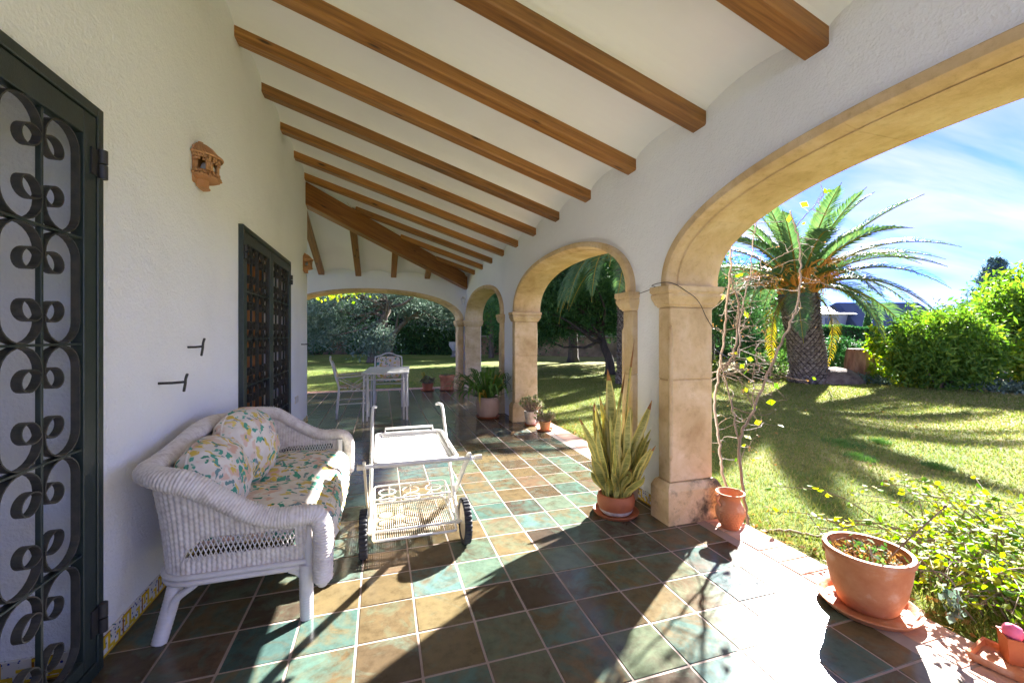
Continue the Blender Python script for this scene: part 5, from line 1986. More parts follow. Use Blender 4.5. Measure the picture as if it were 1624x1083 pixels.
# ---------------------------------------------------------------- palms
def frond_mesh(name, L, droop, mat, nl=82, lw=0.46, lift=0.55, lwid=0.016):
    """frond along +x, rising then drooping"""
    n = 26
    C_ = []
    for i in range(n):
        t = i / (n - 1)
        C_.append((L * (t - 0.10 * droop * t * t), 0.0, L * (lift * t - droop * t ** 2.2)))
    C_ = np.array(C_)
    m = MB()
    m.tube(C_.tolist(), [0.028 * (1 - 0.9 * i / (n - 1)) + 0.003 for i in range(n)], 6, m=1)
    tg_ = unit(np.gradient(C_, axis=0))
    for s in (-1, 1):
        for k in range(nl):
            t = 0.13 + 0.87 * (k + 0.5 * (s > 0)) / nl
            i = min(n - 2, int(t * (n - 1))); fr = t * (n - 1) - i
            p = C_[i] * (1 - fr) + C_[i + 1] * fr
            tt = tg_[i]
            up = np.cross(tt, [0, 1, 0]); up = -up if up[2] < 0 else up
            le = lw * math.sin(math.pi * min(1, (0.10 + t * 0.93))) ** 0.6 * random.uniform(0.88, 1.1)
            if t > 0.9: le *= 0.75
            d = tt * 0.72 + np.array([0, s, 0]) * 0.78 + up * random.uniform(0.15, 0.42)
            d = d / np.linalg.norm(d)
            sd_ = np.cross(d, up); sd_ = sd_ / (np.linalg.norm(sd_) + 1e-9)
            wv_ = sd_ * lwid
            mid = p + d * le * 0.5 + np.array([0, 0, 0.01])
            tip_ = p + d * le - np.array([0, 0, 0.20 * le])
            m.add([p - wv_ * 0.6, p + wv_ * 0.6, mid + wv_, mid - wv_], [(0, 1, 2, 3)], 0)
            kk = len(m.v)
            m.add([tip_], [], 0)
            m.f.append((kk - 1, kk - 2, kk)); m.m.append(0)
    o = MB.build(m, name, [mat, 'palm_leaf_old' if mat != 'palm_leaf_old' else 'dry_leaf'])
    me = o.data
    bpy.data.objects.remove(o)
    return me


FR = [frond_mesh('frond_a', 2.9, 0.30, 'palm_leaf', lift=0.36), frond_mesh('frond_b', 3.1, 0.58, 'palm_leaf', lift=0.44), frond_mesh('frond_c', 2.9, 0.74, 'palm_leaf', lift=0.42),
      frond_mesh('frond_d', 2.5, 0.80, 'palm_leaf', lift=0.36), frond_mesh('frond_old', 2.1, 1.15, 'palm_leaf_old', lift=0.22, nl=40)]


def palm(label, base, top, r, nfr, scale, scales=True, fruits=False, seed=1, low=-25, olds=5, forced=()):
    rs = random.Random(seed)
    t = T('palm_tree', label, 'palm tree', base, 'palm trees on the lawn')
    b, tp_ = np.array(base, float), np.array(top, float)
    H = tp_[2] - b[2]
    ax = catmull([b, b + (tp_ - b) * np.array([0.25, 0.25, 0.35]), b + (tp_ - b) * np.array([0.7, 0.7, 0.7]), tp_], 20)
    prof = [r * (1.18 if i < 2 else 1.0 if i < 10 else 0.96 + 0.12 * (i - 10) / 9) for i in range(20)]
    m = MB(); m.tube(ax.tolist(), [q * 0.93 for q in prof], 22); m.build('trunk', 'palm_core', t, smooth=True)
    if scales:
        m = MB()
        rows = int(H / (0.075 if r > 0.3 else 0.06)); per = int(2 * math.pi * r / (0.15 if r > 0.3 else 0.13))
        for i in range(rows):
            f = (i + 0.5) / rows
            c = np.array([np.interp(f, np.linspace(0, 1, 20), ax[:, k]) for k in range(3)])
            rad = np.interp(f, np.linspace(0, 1, 20), prof)
            for j in range(per):
                a = 2 * math.pi * (j + 0.5 * (i % 2) + rs.uniform(-0.06, 0.06)) / per + i * 0.02
                o_ = np.array([math.cos(a), math.sin(a), 0]); s_ = np.array([-math.sin(a), math.cos(a), 0]); z = np.array([0, 0, 1.0])
                p = c + o_ * rad * 0.93
                hw_ = math.pi * rad / per * 0.92; hh = H / rows * 0.85
                pr = 0.035 + rs.random() * 0.03
                m.add([p - s_ * hw_, p - z * hh, p + s_ * hw_, p + z * hh * 0.9, p + o_ * pr + z * hh * 0.55 - s_ * hw_ * 0.5, p + o_ * pr + z * hh * 0.55 + s_ * hw_ * 0.5],
                      [(0, 1, 4), (1, 5, 4), (1, 2, 5), (2, 3, 5), (3, 4, 5), (3, 0, 4)])
        m.build('bark_scales', 'palm_scale', t, kind='stuff')
    # leaf bases at the crown
    m = MB()
    for i in range(60):
        a = rs.uniform(0, 6.28); h_ = rs.uniform(-0.1, 0.45) * (r / 0.45)
        o_ = np.array([math.cos(a), math.sin(a), 0])
        p = tp_ + o_ * r * 0.6 + np.array([0, 0, h_ - 0.1])
        m.tube([tuple(p), tuple(p + o_ * 0.22 * r / 0.45 + np.array([0, 0, 0.28 * r / 0.45]))], [0.055 * r / 0.45, 0.03 * r / 0.45], 6)
    m.build('leaf_bases', 'fruit_orange' if fruits else 'palm_scale', t, kind='stuff')
    L = wloc(t)
    ga = 0.0
    lst = []
    for i in range(nfr):
        ga += 2.39996
        f = i / nfr
        el = 78 - (78 - low) * f ** 0.9 + rs.uniform(-6, 6)
        lst.append((ga, el, rs.uniform(0.9, 1.08), None))
    lst += list(forced)
    for (a, el, sc, mi) in lst:
        if mi is None:
            mi = 0 if el > 45 else (1 if el > 15 else (2 if el > -8 else 3))
        o = bpy.data.objects.new('frond', FR[mi])
        S.collection.objects.link(o); o.parent = t
        o_ = np.array([math.cos(a), math.sin(a), 0])
        o.location = tuple(tp_ + o_ * r * 0.35 + np.array([0, 0, 0.25 * r / 0.45 * (0.4 + max(0, el) / 60)]) - np.array(L))
        o.rotation_euler = (rs.uniform(-0.25, 0.25), -R(el * 0.75), a)
        o.scale = (sc * scale,) * 3
    for i in range(olds):
        a = rs.uniform(0, 6.28)
        o = bpy.data.objects.new('old_frond', FR[4])
        S.collection.objects.link(o); o.parent = t
        o.location = tuple(tp_ + np.array([math.cos(a), math.sin(a), 0]) * r * 0.6 - np.array(L))
        o.rotation_euler = (rs.uniform(-0.2, 0.2), R(22 + rs.uniform(0, 25)), a)
        o.scale = (scale * 0.8,) * 3
    if fruits:
        for i in range(13):
            a = 2 * math.pi * i / 13 + rs.uniform(-0.3, 0.3)
            m = MB()
            el = rs.uniform(0.25, 0.8); ln_ = rs.uniform(0.75, 1.05)
            o_ = np.array([math.cos(a), math.sin(a), 0])
            st_ = tp_ + o_ * r * 0.5 + np.array([0, 0, 0.30])
            en = st_ + o_ * ln_ * math.cos(el) + np.array([0, 0, ln_ * math.sin(el)])
            m.tube([tuple(st_), tuple((st_ + en) / 2 + np.array([0, 0, 0.06])), tuple(en)], [0.025, 0.02, 0.012], 6)
            for k in range(46):
                b0 = st_ + (en - st_) * rs.uniform(0.5, 1.0)
                d = o_ * 0.5 + np.array([rs.gauss(0, 0.45), rs.gauss(0, 0.45), rs.gauss(-0.05, 0.4)])
                d = d / np.linalg.norm(d) * rs.uniform(0.18, 0.46)
                m.tube([tuple(b0), tuple(b0 + d * 0.6), tuple(b0 + d - np.array([0, 0, 0.10]))], 0.008, 4)
            m.build('fruit_stalk', 'fruit_orange', t)
    return t


palm('stout date palm with orange fruit stalks in the middle of the sunny lawn', (11.80, 9.00, LZ), (11.50, 9.10, 2.45), 0.47, 36, 1.04, fruits=True, seed=3, low=-14, olds=2,
     forced=((R(-12), 26, 1.22, 1), (R(-30), 10, 1.15, 1), (R(-2), 0, 1.2, 2), (R(-45), 30, 1.1, 1), (R(-20), -10, 1.1, 2)))
palm('taller slender palm half hidden behind the stone jamb of the second arch', (6.42, 10.06, LZ), (6.45, 10.1, 3.5), 0.23, 30, 1.0, seed=8, low=-35, olds=0,
     forced=((R(200), -22, 1.0, 2), (R(216), -18, 1.0, 2), (R(186), -26, 0.95, 2), (R(236), -22, 0.95, 2)))
# root mound beside the palm
m = MB()
loops = []
for i in range(9):
    f = i / 8; rr_ = 0.62 * math.sqrt(max(0.0, 1 - f ** 1.6)) + 0.02
    loops.append([(12.42 + rr_ * 1.25 * math.cos(2 * math.pi * j / 20) * (1 + 0.12 * math.sin(j * 2.3 + i)), 8.72 + rr_ * math.sin(2 * math.pi * j / 20) * (1 + 0.1 * math.sin(j * 1.7)), LZ - 0.03 + f * 0.48) for j in range(20)])
m.loft(loops)
tag(m.build('root_mound', 'root_mound', None, smooth=True), 'low brown mound of palm roots at the foot of the date palm', 'mound')
# cut stumps
st = T('tree_stump', 'reddish brown sawn-off tree stump with two cut limbs beside the date palm', 'stump', (13.45, 8.72, LZ))
for (a_, b_, r0_, r1_) in (((13.40, 8.75, LZ - 0.05), (13.42, 8.74, 0.86), 0.36, 0.29), ((13.60, 8.68, 0.10), (13.96, 8.52, 0.70), 0.20, 0.17)):
    C_ = catmull([a_, tuple((np.array(a_) + np.array(b_)) / 2 + np.array([0.03, 0.02, 0])), b_], 10)
    m = MB()
    loops = []
    for i, p in enumerate(C_):
        rr_ = r0_ + (r1_ - r0_) * i / 9 + (0.07 if i == 0 else 0)
        loops.append([(p[0] + rr_ * math.cos(2 * math.pi * j / 18) * (1 + 0.07 * math.sin(j * 3.1 + 0.3 * i)), p[1] + rr_ * math.sin(2 * math.pi * j / 18) * (1 + 0.07 * math.sin(j * 2.2)), p[2] + 0.02 * math.sin(j)) for j in range(18)])
    m.loft(loops); m.build('cut_trunk', 'stump_bark', st, smooth=R(40))
    m = MB(); p = C_[-1]; m.lathe([(0.0, 0.006), (r1_ * 0.92, 0.004)], 18, tuple(p + np.array([0, 0, 0.022]))); m.build('sawn_face', 'bark_pale', st)

# ---------------------------------------------------------------- right-hand shrubs and trees
shrub('bamboo_bush', 'big rounded bright green bush at the right edge of the lawn', (13.75, 6.95, 0.95), (1.35, 1.1, 1.0), 'leaf_bright', 0.16, 15000, 'bush', rcl=0.17, nlf=50, asp=0.28, stems=14, droop=0.35, shell=0.55)
shrub('climbing_shrub', 'loose yellow-green shrub left of the big rounded bush', (13.25, 7.40, 0.60), (0.7, 0.55, 0.7), 'leaf_yellow', 0.11, 2600, rcl=0.13, nlf=30, asp=0.6)
shrub('climbing_shrub', 'slim yellow-green climber standing up by the stump', (13.2, 8.15, 0.75), (0.16, 0.16, 0.85), 'leaf_yellow', 0.10, 700, rcl=0.09, nlf=25, asp=0.6, stems=3)
shrub('leafy_shrub', 'lighter green shrub spreading right of the big rounded bush', (15.1, 5.8, 0.6), (0.8, 0.7, 0.75), 'leaf_yellow', 0.11, 3000, rcl=0.15, nlf=35, asp=0.55)
tree('broadleaf_tree', 'tall light green tree at the right edge of the picture', (16.5, 6.6, LZ), [(16.3, 6.7, 0.9), (16.6, 6.6, 1.9)], 0.09, [((16.7, 6.5, 1.95), (1.15, 1.0, 0.9), 1.0)], 'leaf_bright', 0.15, 'bark_pale', 80, 0.24, 75, limbs=10)
tree('broadleaf_tree', 'mid green tree just behind the big rounded bush', (17.2, 8.6, LZ), [(17.2, 8.6, 1.2)], 0.10, [((17.6, 8.6, 1.4), (1.5, 1.3, 0.85), 1.0)], 'leaf_mid', 0.17, 'bark', 60, 0.24, 65)
tree('broadleaf_tree', 'leafy tree behind the right-hand shrubs at the picture edge', (20.5, 8.2, LZ), [(20.5, 8.2, 1.4)], 0.12, [((20.8, 8.2, 2.3), (1.6, 1.5, 1.1), 1.0)], 'leaf_bright', 0.19, 'bark', 90, 0.3, 70)
# spiky conifer far off
cf = T('conifer_tree', 'dark blue-green conifer rising far behind the right-hand trees', 'tree', (55.8, 24.4, LZ))
m = MB(); m.tube([(55.8, 24.4, LZ), (55.8, 24.4, 8.4)], [0.3, 0.05], 8); m.build('trunk', 'bark_dark', cf)
pp = []
for k in range(26):
    z = 3.2 + 5.2 * k / 25
    rad = 2.6 * (1 - (z - 3.0) / 5.6) + 0.25
    for j in range(6):
        a = rng.uniform(0, 6.28)
        tt_ = rng.random(70)[:, None]
        pp.append(np.array([55.8, 24.4, z]) + np.array([math.cos(a), math.sin(a), 0.35]) * rad * tt_ + rng.normal(size=(70, 3)) * 0.13)
v, f = leaves(np.concatenate(pp), 0.30, 0.12); npmesh('crown', v, f, 'leaf_blue_haze', cf, kind='stuff')
# clipped round shrub, low bed plants
shrub('clipped_shrub', 'dark green clipped round shrub between the date palm and the stump', (14.1, 9.75, 0.62), (0.62, 0.6, 0.62), 'leaf_hedge', 0.075, 5200, rcl=0.07, nlf=40, shell=0.2, stems=4)
shrub('clipped_shrub', 'paler round shrub just left of the dark clipped shrub', (13.9, 11.2, 0.65), (0.8, 0.8, 0.68), 'leaf_mid', 0.08, 4500, rcl=0.10, nlf=40, shell=0.25, stems=4)
shrub('grey_shrub', 'small grey-green shrub behind the stump', (14.9, 9.1, 0.35), (0.6, 0.6, 0.45), 'leaf_olive', 0.08, 1600, rcl=0.10, nlf=30, stems=4)
bed = []
for (x_, y_) in [(13.0, 8.35), (13.35, 8.0), (13.6, 7.7), (13.1, 8.5), (13.9, 7.9), (14.2, 6.2), (14.5, 5.6), (15.0, 5.2), (15.6, 4.9), (14.7, 6.0), (15.2, 5.6), (16.0, 5.2)]:
    bed.append(np.array([x_, y_, LZ + 0.10]) + rng.normal(size=(420, 3)) * np.array([0.28, 0.28, 0.08]))
bed = np.concatenate(bed); bed = bed[bed[:, 2] > LZ]
v, f = leaves(bed, 0.09, 0.05)
o = npmesh('ground_cover', v, f, 'leaf_olive', kind='stuff'); o['label'] = 'low grey-green ground cover in the bed along the lawn edge'; o['category'] = 'ground cover'

# rough stone kerb of the bed behind the stump
kb = T('stone_kerb', 'low grey rubble wall edging the bed behind the palm and the stump', 'wall', (14.2, 9.0, LZ))
for row in range(2):
    for i in range(26):
        f = (i + 0.5 * row) / 25
        cx, cy = 12.6 + f * 5.4, 10.0 - f * 3.6
        m = MB(); sx_, sy_, sz_ = random.uniform(0.10, 0.13), random.uniform(0.09, 0.13), random.uniform(0.08, 0.10)
        loops = []
        for q_ in range(5):
            ff = q_ / 4; k_ = (0.72, 1.0, 1.04, 0.95, 0.6)[q_]
            loops.append([(cx + sx_ * k_ * math.cos(2 * math.pi * j / 7 + i) * random.uniform(0.9, 1.1), cy + sy_ * k_ * math.sin(2 * math.pi * j / 7 + i) * random.uniform(0.9, 1.1), LZ - 0.01 + row * 0.165 + ff * sz_ * 2) for j in range(7)])
        m.loft(loops); m.build('stone', 'garden_stone', kb, smooth=R(35))


def hedge(label, p0, p1, h, th, leaf, lsize, n, z0=LZ, cat='hedge', name='hedge'):
    t = T(name, label, cat, ((p0[0] + p1[0]) / 2, (p0[1] + p1[1]) / 2, z0))
    a, b = np.array(p0, float), np.array(p1, float)
    d = b - a; L = np.linalg.norm(d); d /= L
    nrm = np.array([-d[1], d[0]])
    f = rng.random(n)
    s_ = rng.uniform(-1, 1, n); z = rng.random(n)
    k = rng.integers(0, 3, n)
    s_ = np.where(k < 2, np.sign(s_) * (1 - 0.12 * rng.random(n)), s_)
    z = np.where(k == 2, 1 - 0.06 * rng.random(n), z)
    hh = h * (1 + 0.035 * np.sin(f * L * 1.3) + 0.02 * np.sin(f * L * 3.1))
    pos = np.stack([a[0] + d[0] * f * L + nrm[0] * s_ * th / 2, a[1] + d[1] * f * L + nrm[1] * s_ * th / 2, z0 + z * hh], -1) + rng.normal(size=(n, 3)) * 0.035
    v, fc = leaves(pos, lsize, lsize * 0.55)
    npmesh('foliage', v, fc, leaf, t, kind='stuff')
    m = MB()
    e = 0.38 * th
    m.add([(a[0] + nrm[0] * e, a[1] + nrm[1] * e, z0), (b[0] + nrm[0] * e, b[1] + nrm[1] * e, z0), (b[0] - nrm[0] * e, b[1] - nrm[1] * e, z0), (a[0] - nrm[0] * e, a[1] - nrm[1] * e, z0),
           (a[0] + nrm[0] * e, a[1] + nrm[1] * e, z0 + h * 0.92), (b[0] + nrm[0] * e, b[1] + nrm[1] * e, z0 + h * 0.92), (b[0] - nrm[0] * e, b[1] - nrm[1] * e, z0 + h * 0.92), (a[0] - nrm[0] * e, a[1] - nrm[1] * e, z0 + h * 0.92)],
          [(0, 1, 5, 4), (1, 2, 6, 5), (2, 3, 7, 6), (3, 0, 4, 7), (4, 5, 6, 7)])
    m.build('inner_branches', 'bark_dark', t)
    if name == 'tree_belt':
        t['kind'] = 'stuff'
    return t


hedge('tall clipped green hedge far behind the date palm', (18.5, 19.6), (33.0, 14.0), 1.80, 1.2, 'leaf_hedge', 0.17, 22000)
hedge('lower green hedge in front of the tall clipped hedge', (17.5, 14.6), (25.5, 10.6), 1.02, 0.9, 'leaf_mid', 0.14, 11000)

# neighbour's house
nh = T('neighbour_house', 'distant house with pale wall and dark blue-grey roof behind the hedge', 'house', (43, 29, LZ))
u_h = Vector((0.94, -0.30, 0)).normalized(); v_h = Vector((0.30, 0.94, 0)).normalized()


def hp(a, b, z): 
    q_ = Vector((39.6, 29.6, 0)) + u_h * a + v_h * b
    return (q_.x, q_.y, z)


def hbox(a0, a1, b0, b1, z0_, z1_): return [[hp(a0, b0, z0_), hp(a1, b0, z0_), hp(a1, b1, z0_), hp(a0, b1, z0_)], [hp(a0, b0, z1_), hp(a1, b0, z1_), hp(a1, b1, z1_), hp(a0, b1, z1_)]]


MB().loft(hbox(-2.0, 3.2, 0, 7, LZ, 3.3)).build('wall', 'house_render_shaded', nh)
MB().loft([[hp(-2.4, -0.5, 3.25), hp(3.6, -0.5, 3.25), hp(3.6, 7.5, 3.25), hp(-2.4, 7.5, 3.25)], [hp(-1.8, 3.2, 4.3), hp(3.2, 3.2, 4.3), hp(3.2, 3.6, 4.3), hp(-1.8, 3.6, 4.3)]]).build('roof', 'house_roof', nh)
MB().loft(hbox(3.2, 11.5, -1.0, 8, LZ, 2.1)).build('wing_wall', 'house_render_shaded', nh)
MB().loft([[hp(2.8, -1.5, 2.05), hp(12.0, -1.5, 2.05), hp(12.0, 8.5, 2.05), hp(2.8, 8.5, 2.05)], [hp(3.4, 1.6, 4.5), hp(11.2, 1.6, 4.5), hp(11.2, 2.0, 4.5), hp(3.4, 2.0, 4.5)]]).build('wing_roof', 'house_roof', nh)
o = MB().loft(hbox(0.9, 1.6, -0.03, 0.02, 2.0, 2.9)).build('window', 'window_dark', nh)
for i, (x_, y_, lab) in enumerate(((37.2, 23.6, 'small dark cypress in front of the pale distant house, left one'), (39.9, 22.6, 'small dark cypress in front of the dark distant roof, right one'))):
    c_ = T('cypress_tree', lab, 'tree', (x_, y_, LZ), 'small cypresses before the distant house')
    m = MB(); m.tube([(x_, y_, LZ), (x_, y_, 2.9)], [0.1, 0.03], 6); m.build('trunk', 'bark_dark', c_)
    z = rng.random(2600) ** 0.9; a = rng.uniform(0, 6.28, 2600); rr_ = 0.45 * (1 - z ** 1.8) * (0.55 + 0.45 * rng.random(2600)) + 0.05
    v, f = leaves(np.stack([x_ + rr_ * np.cos(a), y_ + rr_ * np.sin(a), LZ + z * 3.15], -1), 0.16, 0.07); npmesh('crown', v, f, 'leaf_hedge', c_, kind='stuff')

# trees between the second arch and the date palm
tree('pine_tree', 'dark spreading pine with low twisted trunk seen through the second arch', (7.56, 12.83, LZ), [(7.50, 12.8, 0.45), (7.35, 12.9, 0.9), (7.2, 13.0, 1.7), (6.9, 13.1, 2.8)], 0.17,
     [((5.2, 13.8, 2.6), (2.1, 1.6, 1.3), 0.9), ((7.2, 13.2, 3.0), (2.2, 1.8, 1.5), 1.0), ((8.4, 12.8, 2.2), (1.3, 1.2, 1.0), 0.5), ((6.3, 12.9, 4.6), (2.6, 2.0, 1.0), 0.7), ((5.6, 14.4, 1.65), (1.7, 1.2, 0.6), 0.5)], 'leaf_pine', 0.15, 'bark_dark', 150, 0.27, 170, asp=0.22, droop=0.0, limbs=9)
tree('evergreen_tree', 'dense evergreen tree seen left of the date palm trunk', (14.0, 13.6, LZ), [(14.0, 13.6, 1.0), (14.0, 13.6, 2.2)], 0.16, [((14.0, 13.6, 2.1), (1.9, 1.7, 1.9), 1.0), ((13.2, 13.9, 3.6), (1.4, 1.3, 1.1), 0.4)], 'leaf_pine', 0.17, 'bark_dark', 95, 0.3, 95, asp=0.2)
tree('evergreen_tree', 'tall dark tree behind the bare climber at the near pier', (15.5, 16.8, LZ), [(15.5, 16.8, 2.0)], 0.2, [((15.5, 16.8, 3.3), (2.3, 2.2, 2.3), 1.0)], 'leaf_dark', 0.2, 'bark_dark', 95, 0.34, 80)
shrub('leafy_shrub', 'light green shrub at the foot of the date palm on its left', (11.6, 10.4, 0.30), (0.8, 0.7, 0.55), 'leaf_mid', 0.09, 3000, rcl=0.13, nlf=35)
shrub('leafy_shrub', 'dry straw-coloured shrub behind the bare climber twigs', (10.2, 11.4, 0.22), (0.7, 0.6, 0.45), 'leaf_yellow', 0.08, 1500, rcl=0.13, nlf=30)
shrub('leafy_shrub', 'dark shrub low against the hedge left of the date palm', (13.3, 12.0, 0.7), (0.8, 0.8, 0.8), 'leaf_hedge', 0.10, 3600, rcl=0.13, nlf=40)

# ---------------------------------------------------------------- far boundary wall, hedge and olive trees
bw = T('boundary_wall', 'long brown stone boundary wall at the back of the garden', 'wall', (8, 27, LZ))
pl = [(-16.0, 33.8), (5.0, 30.6), (13.5, 22.3), (24.0, 17.3), (38.0, 12.0)]
for (a_, b_) in zip(pl[:-1], pl[1:]):
    a_, b_ = Vector(a_), Vector(b_)
    d = (b_ - a_).normalized(); nn = Vector((-d.y, d.x)) * 0.18
    a2, b2 = a_ - d * 0.1, b_ + d * 0.1
    m = MB(); m.loft([[(a2.x + nn.x, a2.y + nn.y, z), (b2.x + nn.x, b2.y + nn.y, z), (b2.x - nn.x, b2.y - nn.y, z), (a2.x - nn.x, a2.y - nn.y, z)] for z in (LZ - 0.1, 1.15)])
    m.build('wall_length', 'boundary_stone', bw)
    m = MB(); nn2 = nn * 1.25
    m.loft([[(a_.x + nn2.x, a_.y + nn2.y, z), (b_.x + nn2.x, b_.y + nn2.y, z), (b_.x - nn2.x, b_.y - nn2.y, z), (a_.x - nn2.x, a_.y - nn2.y, z)] for z in (1.152, 1.24)])
    m.build('coping', 'garden_stone', bw)
hedge('dense dark hedge in front of the boundary wall beyond the dining table', (0.8, 30.3), (5.4, 28.4), 1.85, 1.1, 'leaf_dark', 0.2, 11000)
hedge('tall dark tree belt behind the boundary wall', (-24, 39.5), (17.0, 33.0), 8.5, 3.0, 'leaf_dark', 0.46, 36000, name='tree_belt', cat='trees')
hedge('green tree belt behind the boundary wall on the right', (13.0, 29.5), (30.0, 23.5), 6.5, 2.4, 'leaf_dark', 0.40, 24000, name='tree_belt', cat='trees')
for (x_, y_, rx_, h_, lab) in ((-4.2, 31.8, 1.4, 0.9, 'dark ivy mound on the boundary wall, leftmost beyond the arch'), (-1.4, 31.2, 1.3, 1.1, 'ivy mound on the boundary wall left of the pale trunk'), (8.0, 26.6, 1.6, 0.9, 'green shrub against the boundary wall seen through the third arch')):
    shrub('ivy_shrub', lab, (x_, y_, h_ * 0.75), (rx_, 0.7, h_), 'leaf_dark', 0.17, 3000, rcl=0.25, nlf=40)
tree('olive_tree', 'grey-green olive tree with a pale leaning trunk beyond the dining table', (0.47, 26.0, LZ), [(0.50, 26.0, 0.7), (0.75, 25.9, 1.35), (1.3, 25.8, 2.0), (2.3, 25.5, 2.8)], 0.20,
     [((2.4, 25.6, 3.5), (2.6, 2.0, 1.5), 1.0), ((4.2, 25.2, 2.7), (1.6, 1.4, 1.0), 0.5), ((0.6, 26.0, 4.4), (2.2, 1.8, 1.2), 0.5)], 'leaf_olive', 0.2, 'bark_pale', 95, 0.36, 85, asp=0.25, limbs=5)
tree('olive_tree', 'large olive tree with dark forked trunk left of the pale leaning one', (-0.45, 21.9, LZ), [(-0.40, 21.9, 0.5), (-0.2, 22.0, 1.4), (0.25, 22.0, 2.4), (0.5, 22.0, 3.2)], 0.24,
     [((-3.2, 22.4, 2.5), (1.9, 1.6, 1.0), 0.9), ((-0.6, 21.9, 3.5), (2.4, 2.0, 1.1), 0.8), ((-2.6, 22.8, 1.5), (1.2, 1.0, 0.7), 0.35), ((-0.3, 21.7, 0.9), (0.9, 0.7, 0.7), 0.3), ((1.5, 21.8, 3.6), (1.4, 1.2, 0.8), 0.3)], 'leaf_olive', 0.18, 'bark', 105, 0.32, 85, asp=0.25, limbs=5)
tree('broadleaf_tree', 'dark tree filling the left of the far arch behind the olive trees', (-5.0, 27.5, LZ), [(-5.0, 27.5, 1.4), (-4.8, 27.5, 2.6)], 0.22, [((-5.0, 27.5, 3.4), (3.0, 2.4, 1.9), 1.0)], 'leaf_mid', 0.24, 'bark_dark', 100, 0.4, 70)
tree('broadleaf_tree', 'green tree seen through the third arch in front of the boundary wall', (6.2, 24.0, LZ), [(6.2, 24.0, 1.2), (6.3, 24.0, 2.4)], 0.16, [((6.3, 24.0, 3.3), (2.2, 1.8, 1.8), 1.0)], 'leaf_mid', 0.22, 'bark', 90, 0.36, 70)
tree('broadleaf_tree', 'large dark tree behind the pine seen through the second arch', (9.2, 19.2, LZ), [(9.2, 19.2, 1.6), (9.1, 19.2, 3.4)], 0.28, [((9.0, 19.2, 5.0), (3.4, 3.0, 2.3), 1.0), ((6.6, 19.6, 4.0), (1.8, 1.6, 1.3), 0.4)], 'leaf_dark', 0.24, 'bark_dark', 150, 0.42, 80)
tree('broadleaf_tree', 'tall mid green tree standing in front of the boundary wall behind the pine', (13.2, 19.6, LZ), [(13.2, 19.6, 1.8), (13.2, 19.5, 3.6)], 0.26, [((13.2, 19.6, 5.2), (3.2, 2.8, 2.6), 1.0)], 'leaf_mid', 0.24, 'bark_dark', 140, 0.42, 80)
# vine leaves hanging into the top of the far arch
vn = T('hanging_vine', 'yellow-green vine leaves hanging into the top left of the far arch', 'vine', (-1.2, 11.2, 2.3))
pos = np.array([-1.35, 11.3, 2.36]) + rng.normal(size=(420, 3)) * np.array([0.42, 0.25, 0.09])
v, f = leaves(pos, 0.075, 0.06, 0.4); npmesh('leaves', v, f, 'leaf_yellow', vn, kind='stuff')
m = MB()
for i in range(6):
    limb(m, (-2.4 + 0.1 * i, 11.2 + 0.05 * i, 2.75), (-0.9 + 0.15 * rng.normal(), 11.3 + 0.2 * rng.normal(), 2.38), 0.012, 0.004, 0.05, 6, 5)
m.tube([(-2.4, 11.2, LZ), (-2.45, 11.2, 1.4), (-2.4, 11.2, 2.8)], 0.03, 7)
m.build('stems', 'bark_pale', vn)
# pale ornament by the wall
on = T('garden_ornament', 'small pale stone ornament on a dark base near the boundary wall', 'ornament', (4.3, 25.9, LZ))
m = MB(); m.lathe([(0.0, 0.0), (0.24, 0.0), (0.22, 0.06), (0.13, 0.12), (0.11, 0.30), (0.17, 0.36), (0.0, 0.37)], 14, (4.3, 25.9, LZ)); m.build('base', 'garden_stone', on, smooth=R(40))
m = MB(); m.lathe([(0.0, 0.37), (0.10, 0.38), (0.16, 0.48), (0.30, 0.66), (0.33, 0.80), (0.28, 0.86), (0.34, 0.93), (0.24, 0.92), (0.0, 0.80)], 18, (4.3, 25.9, LZ)); m.build('urn_bowl', 'pale_stone', on, smooth=R(40))

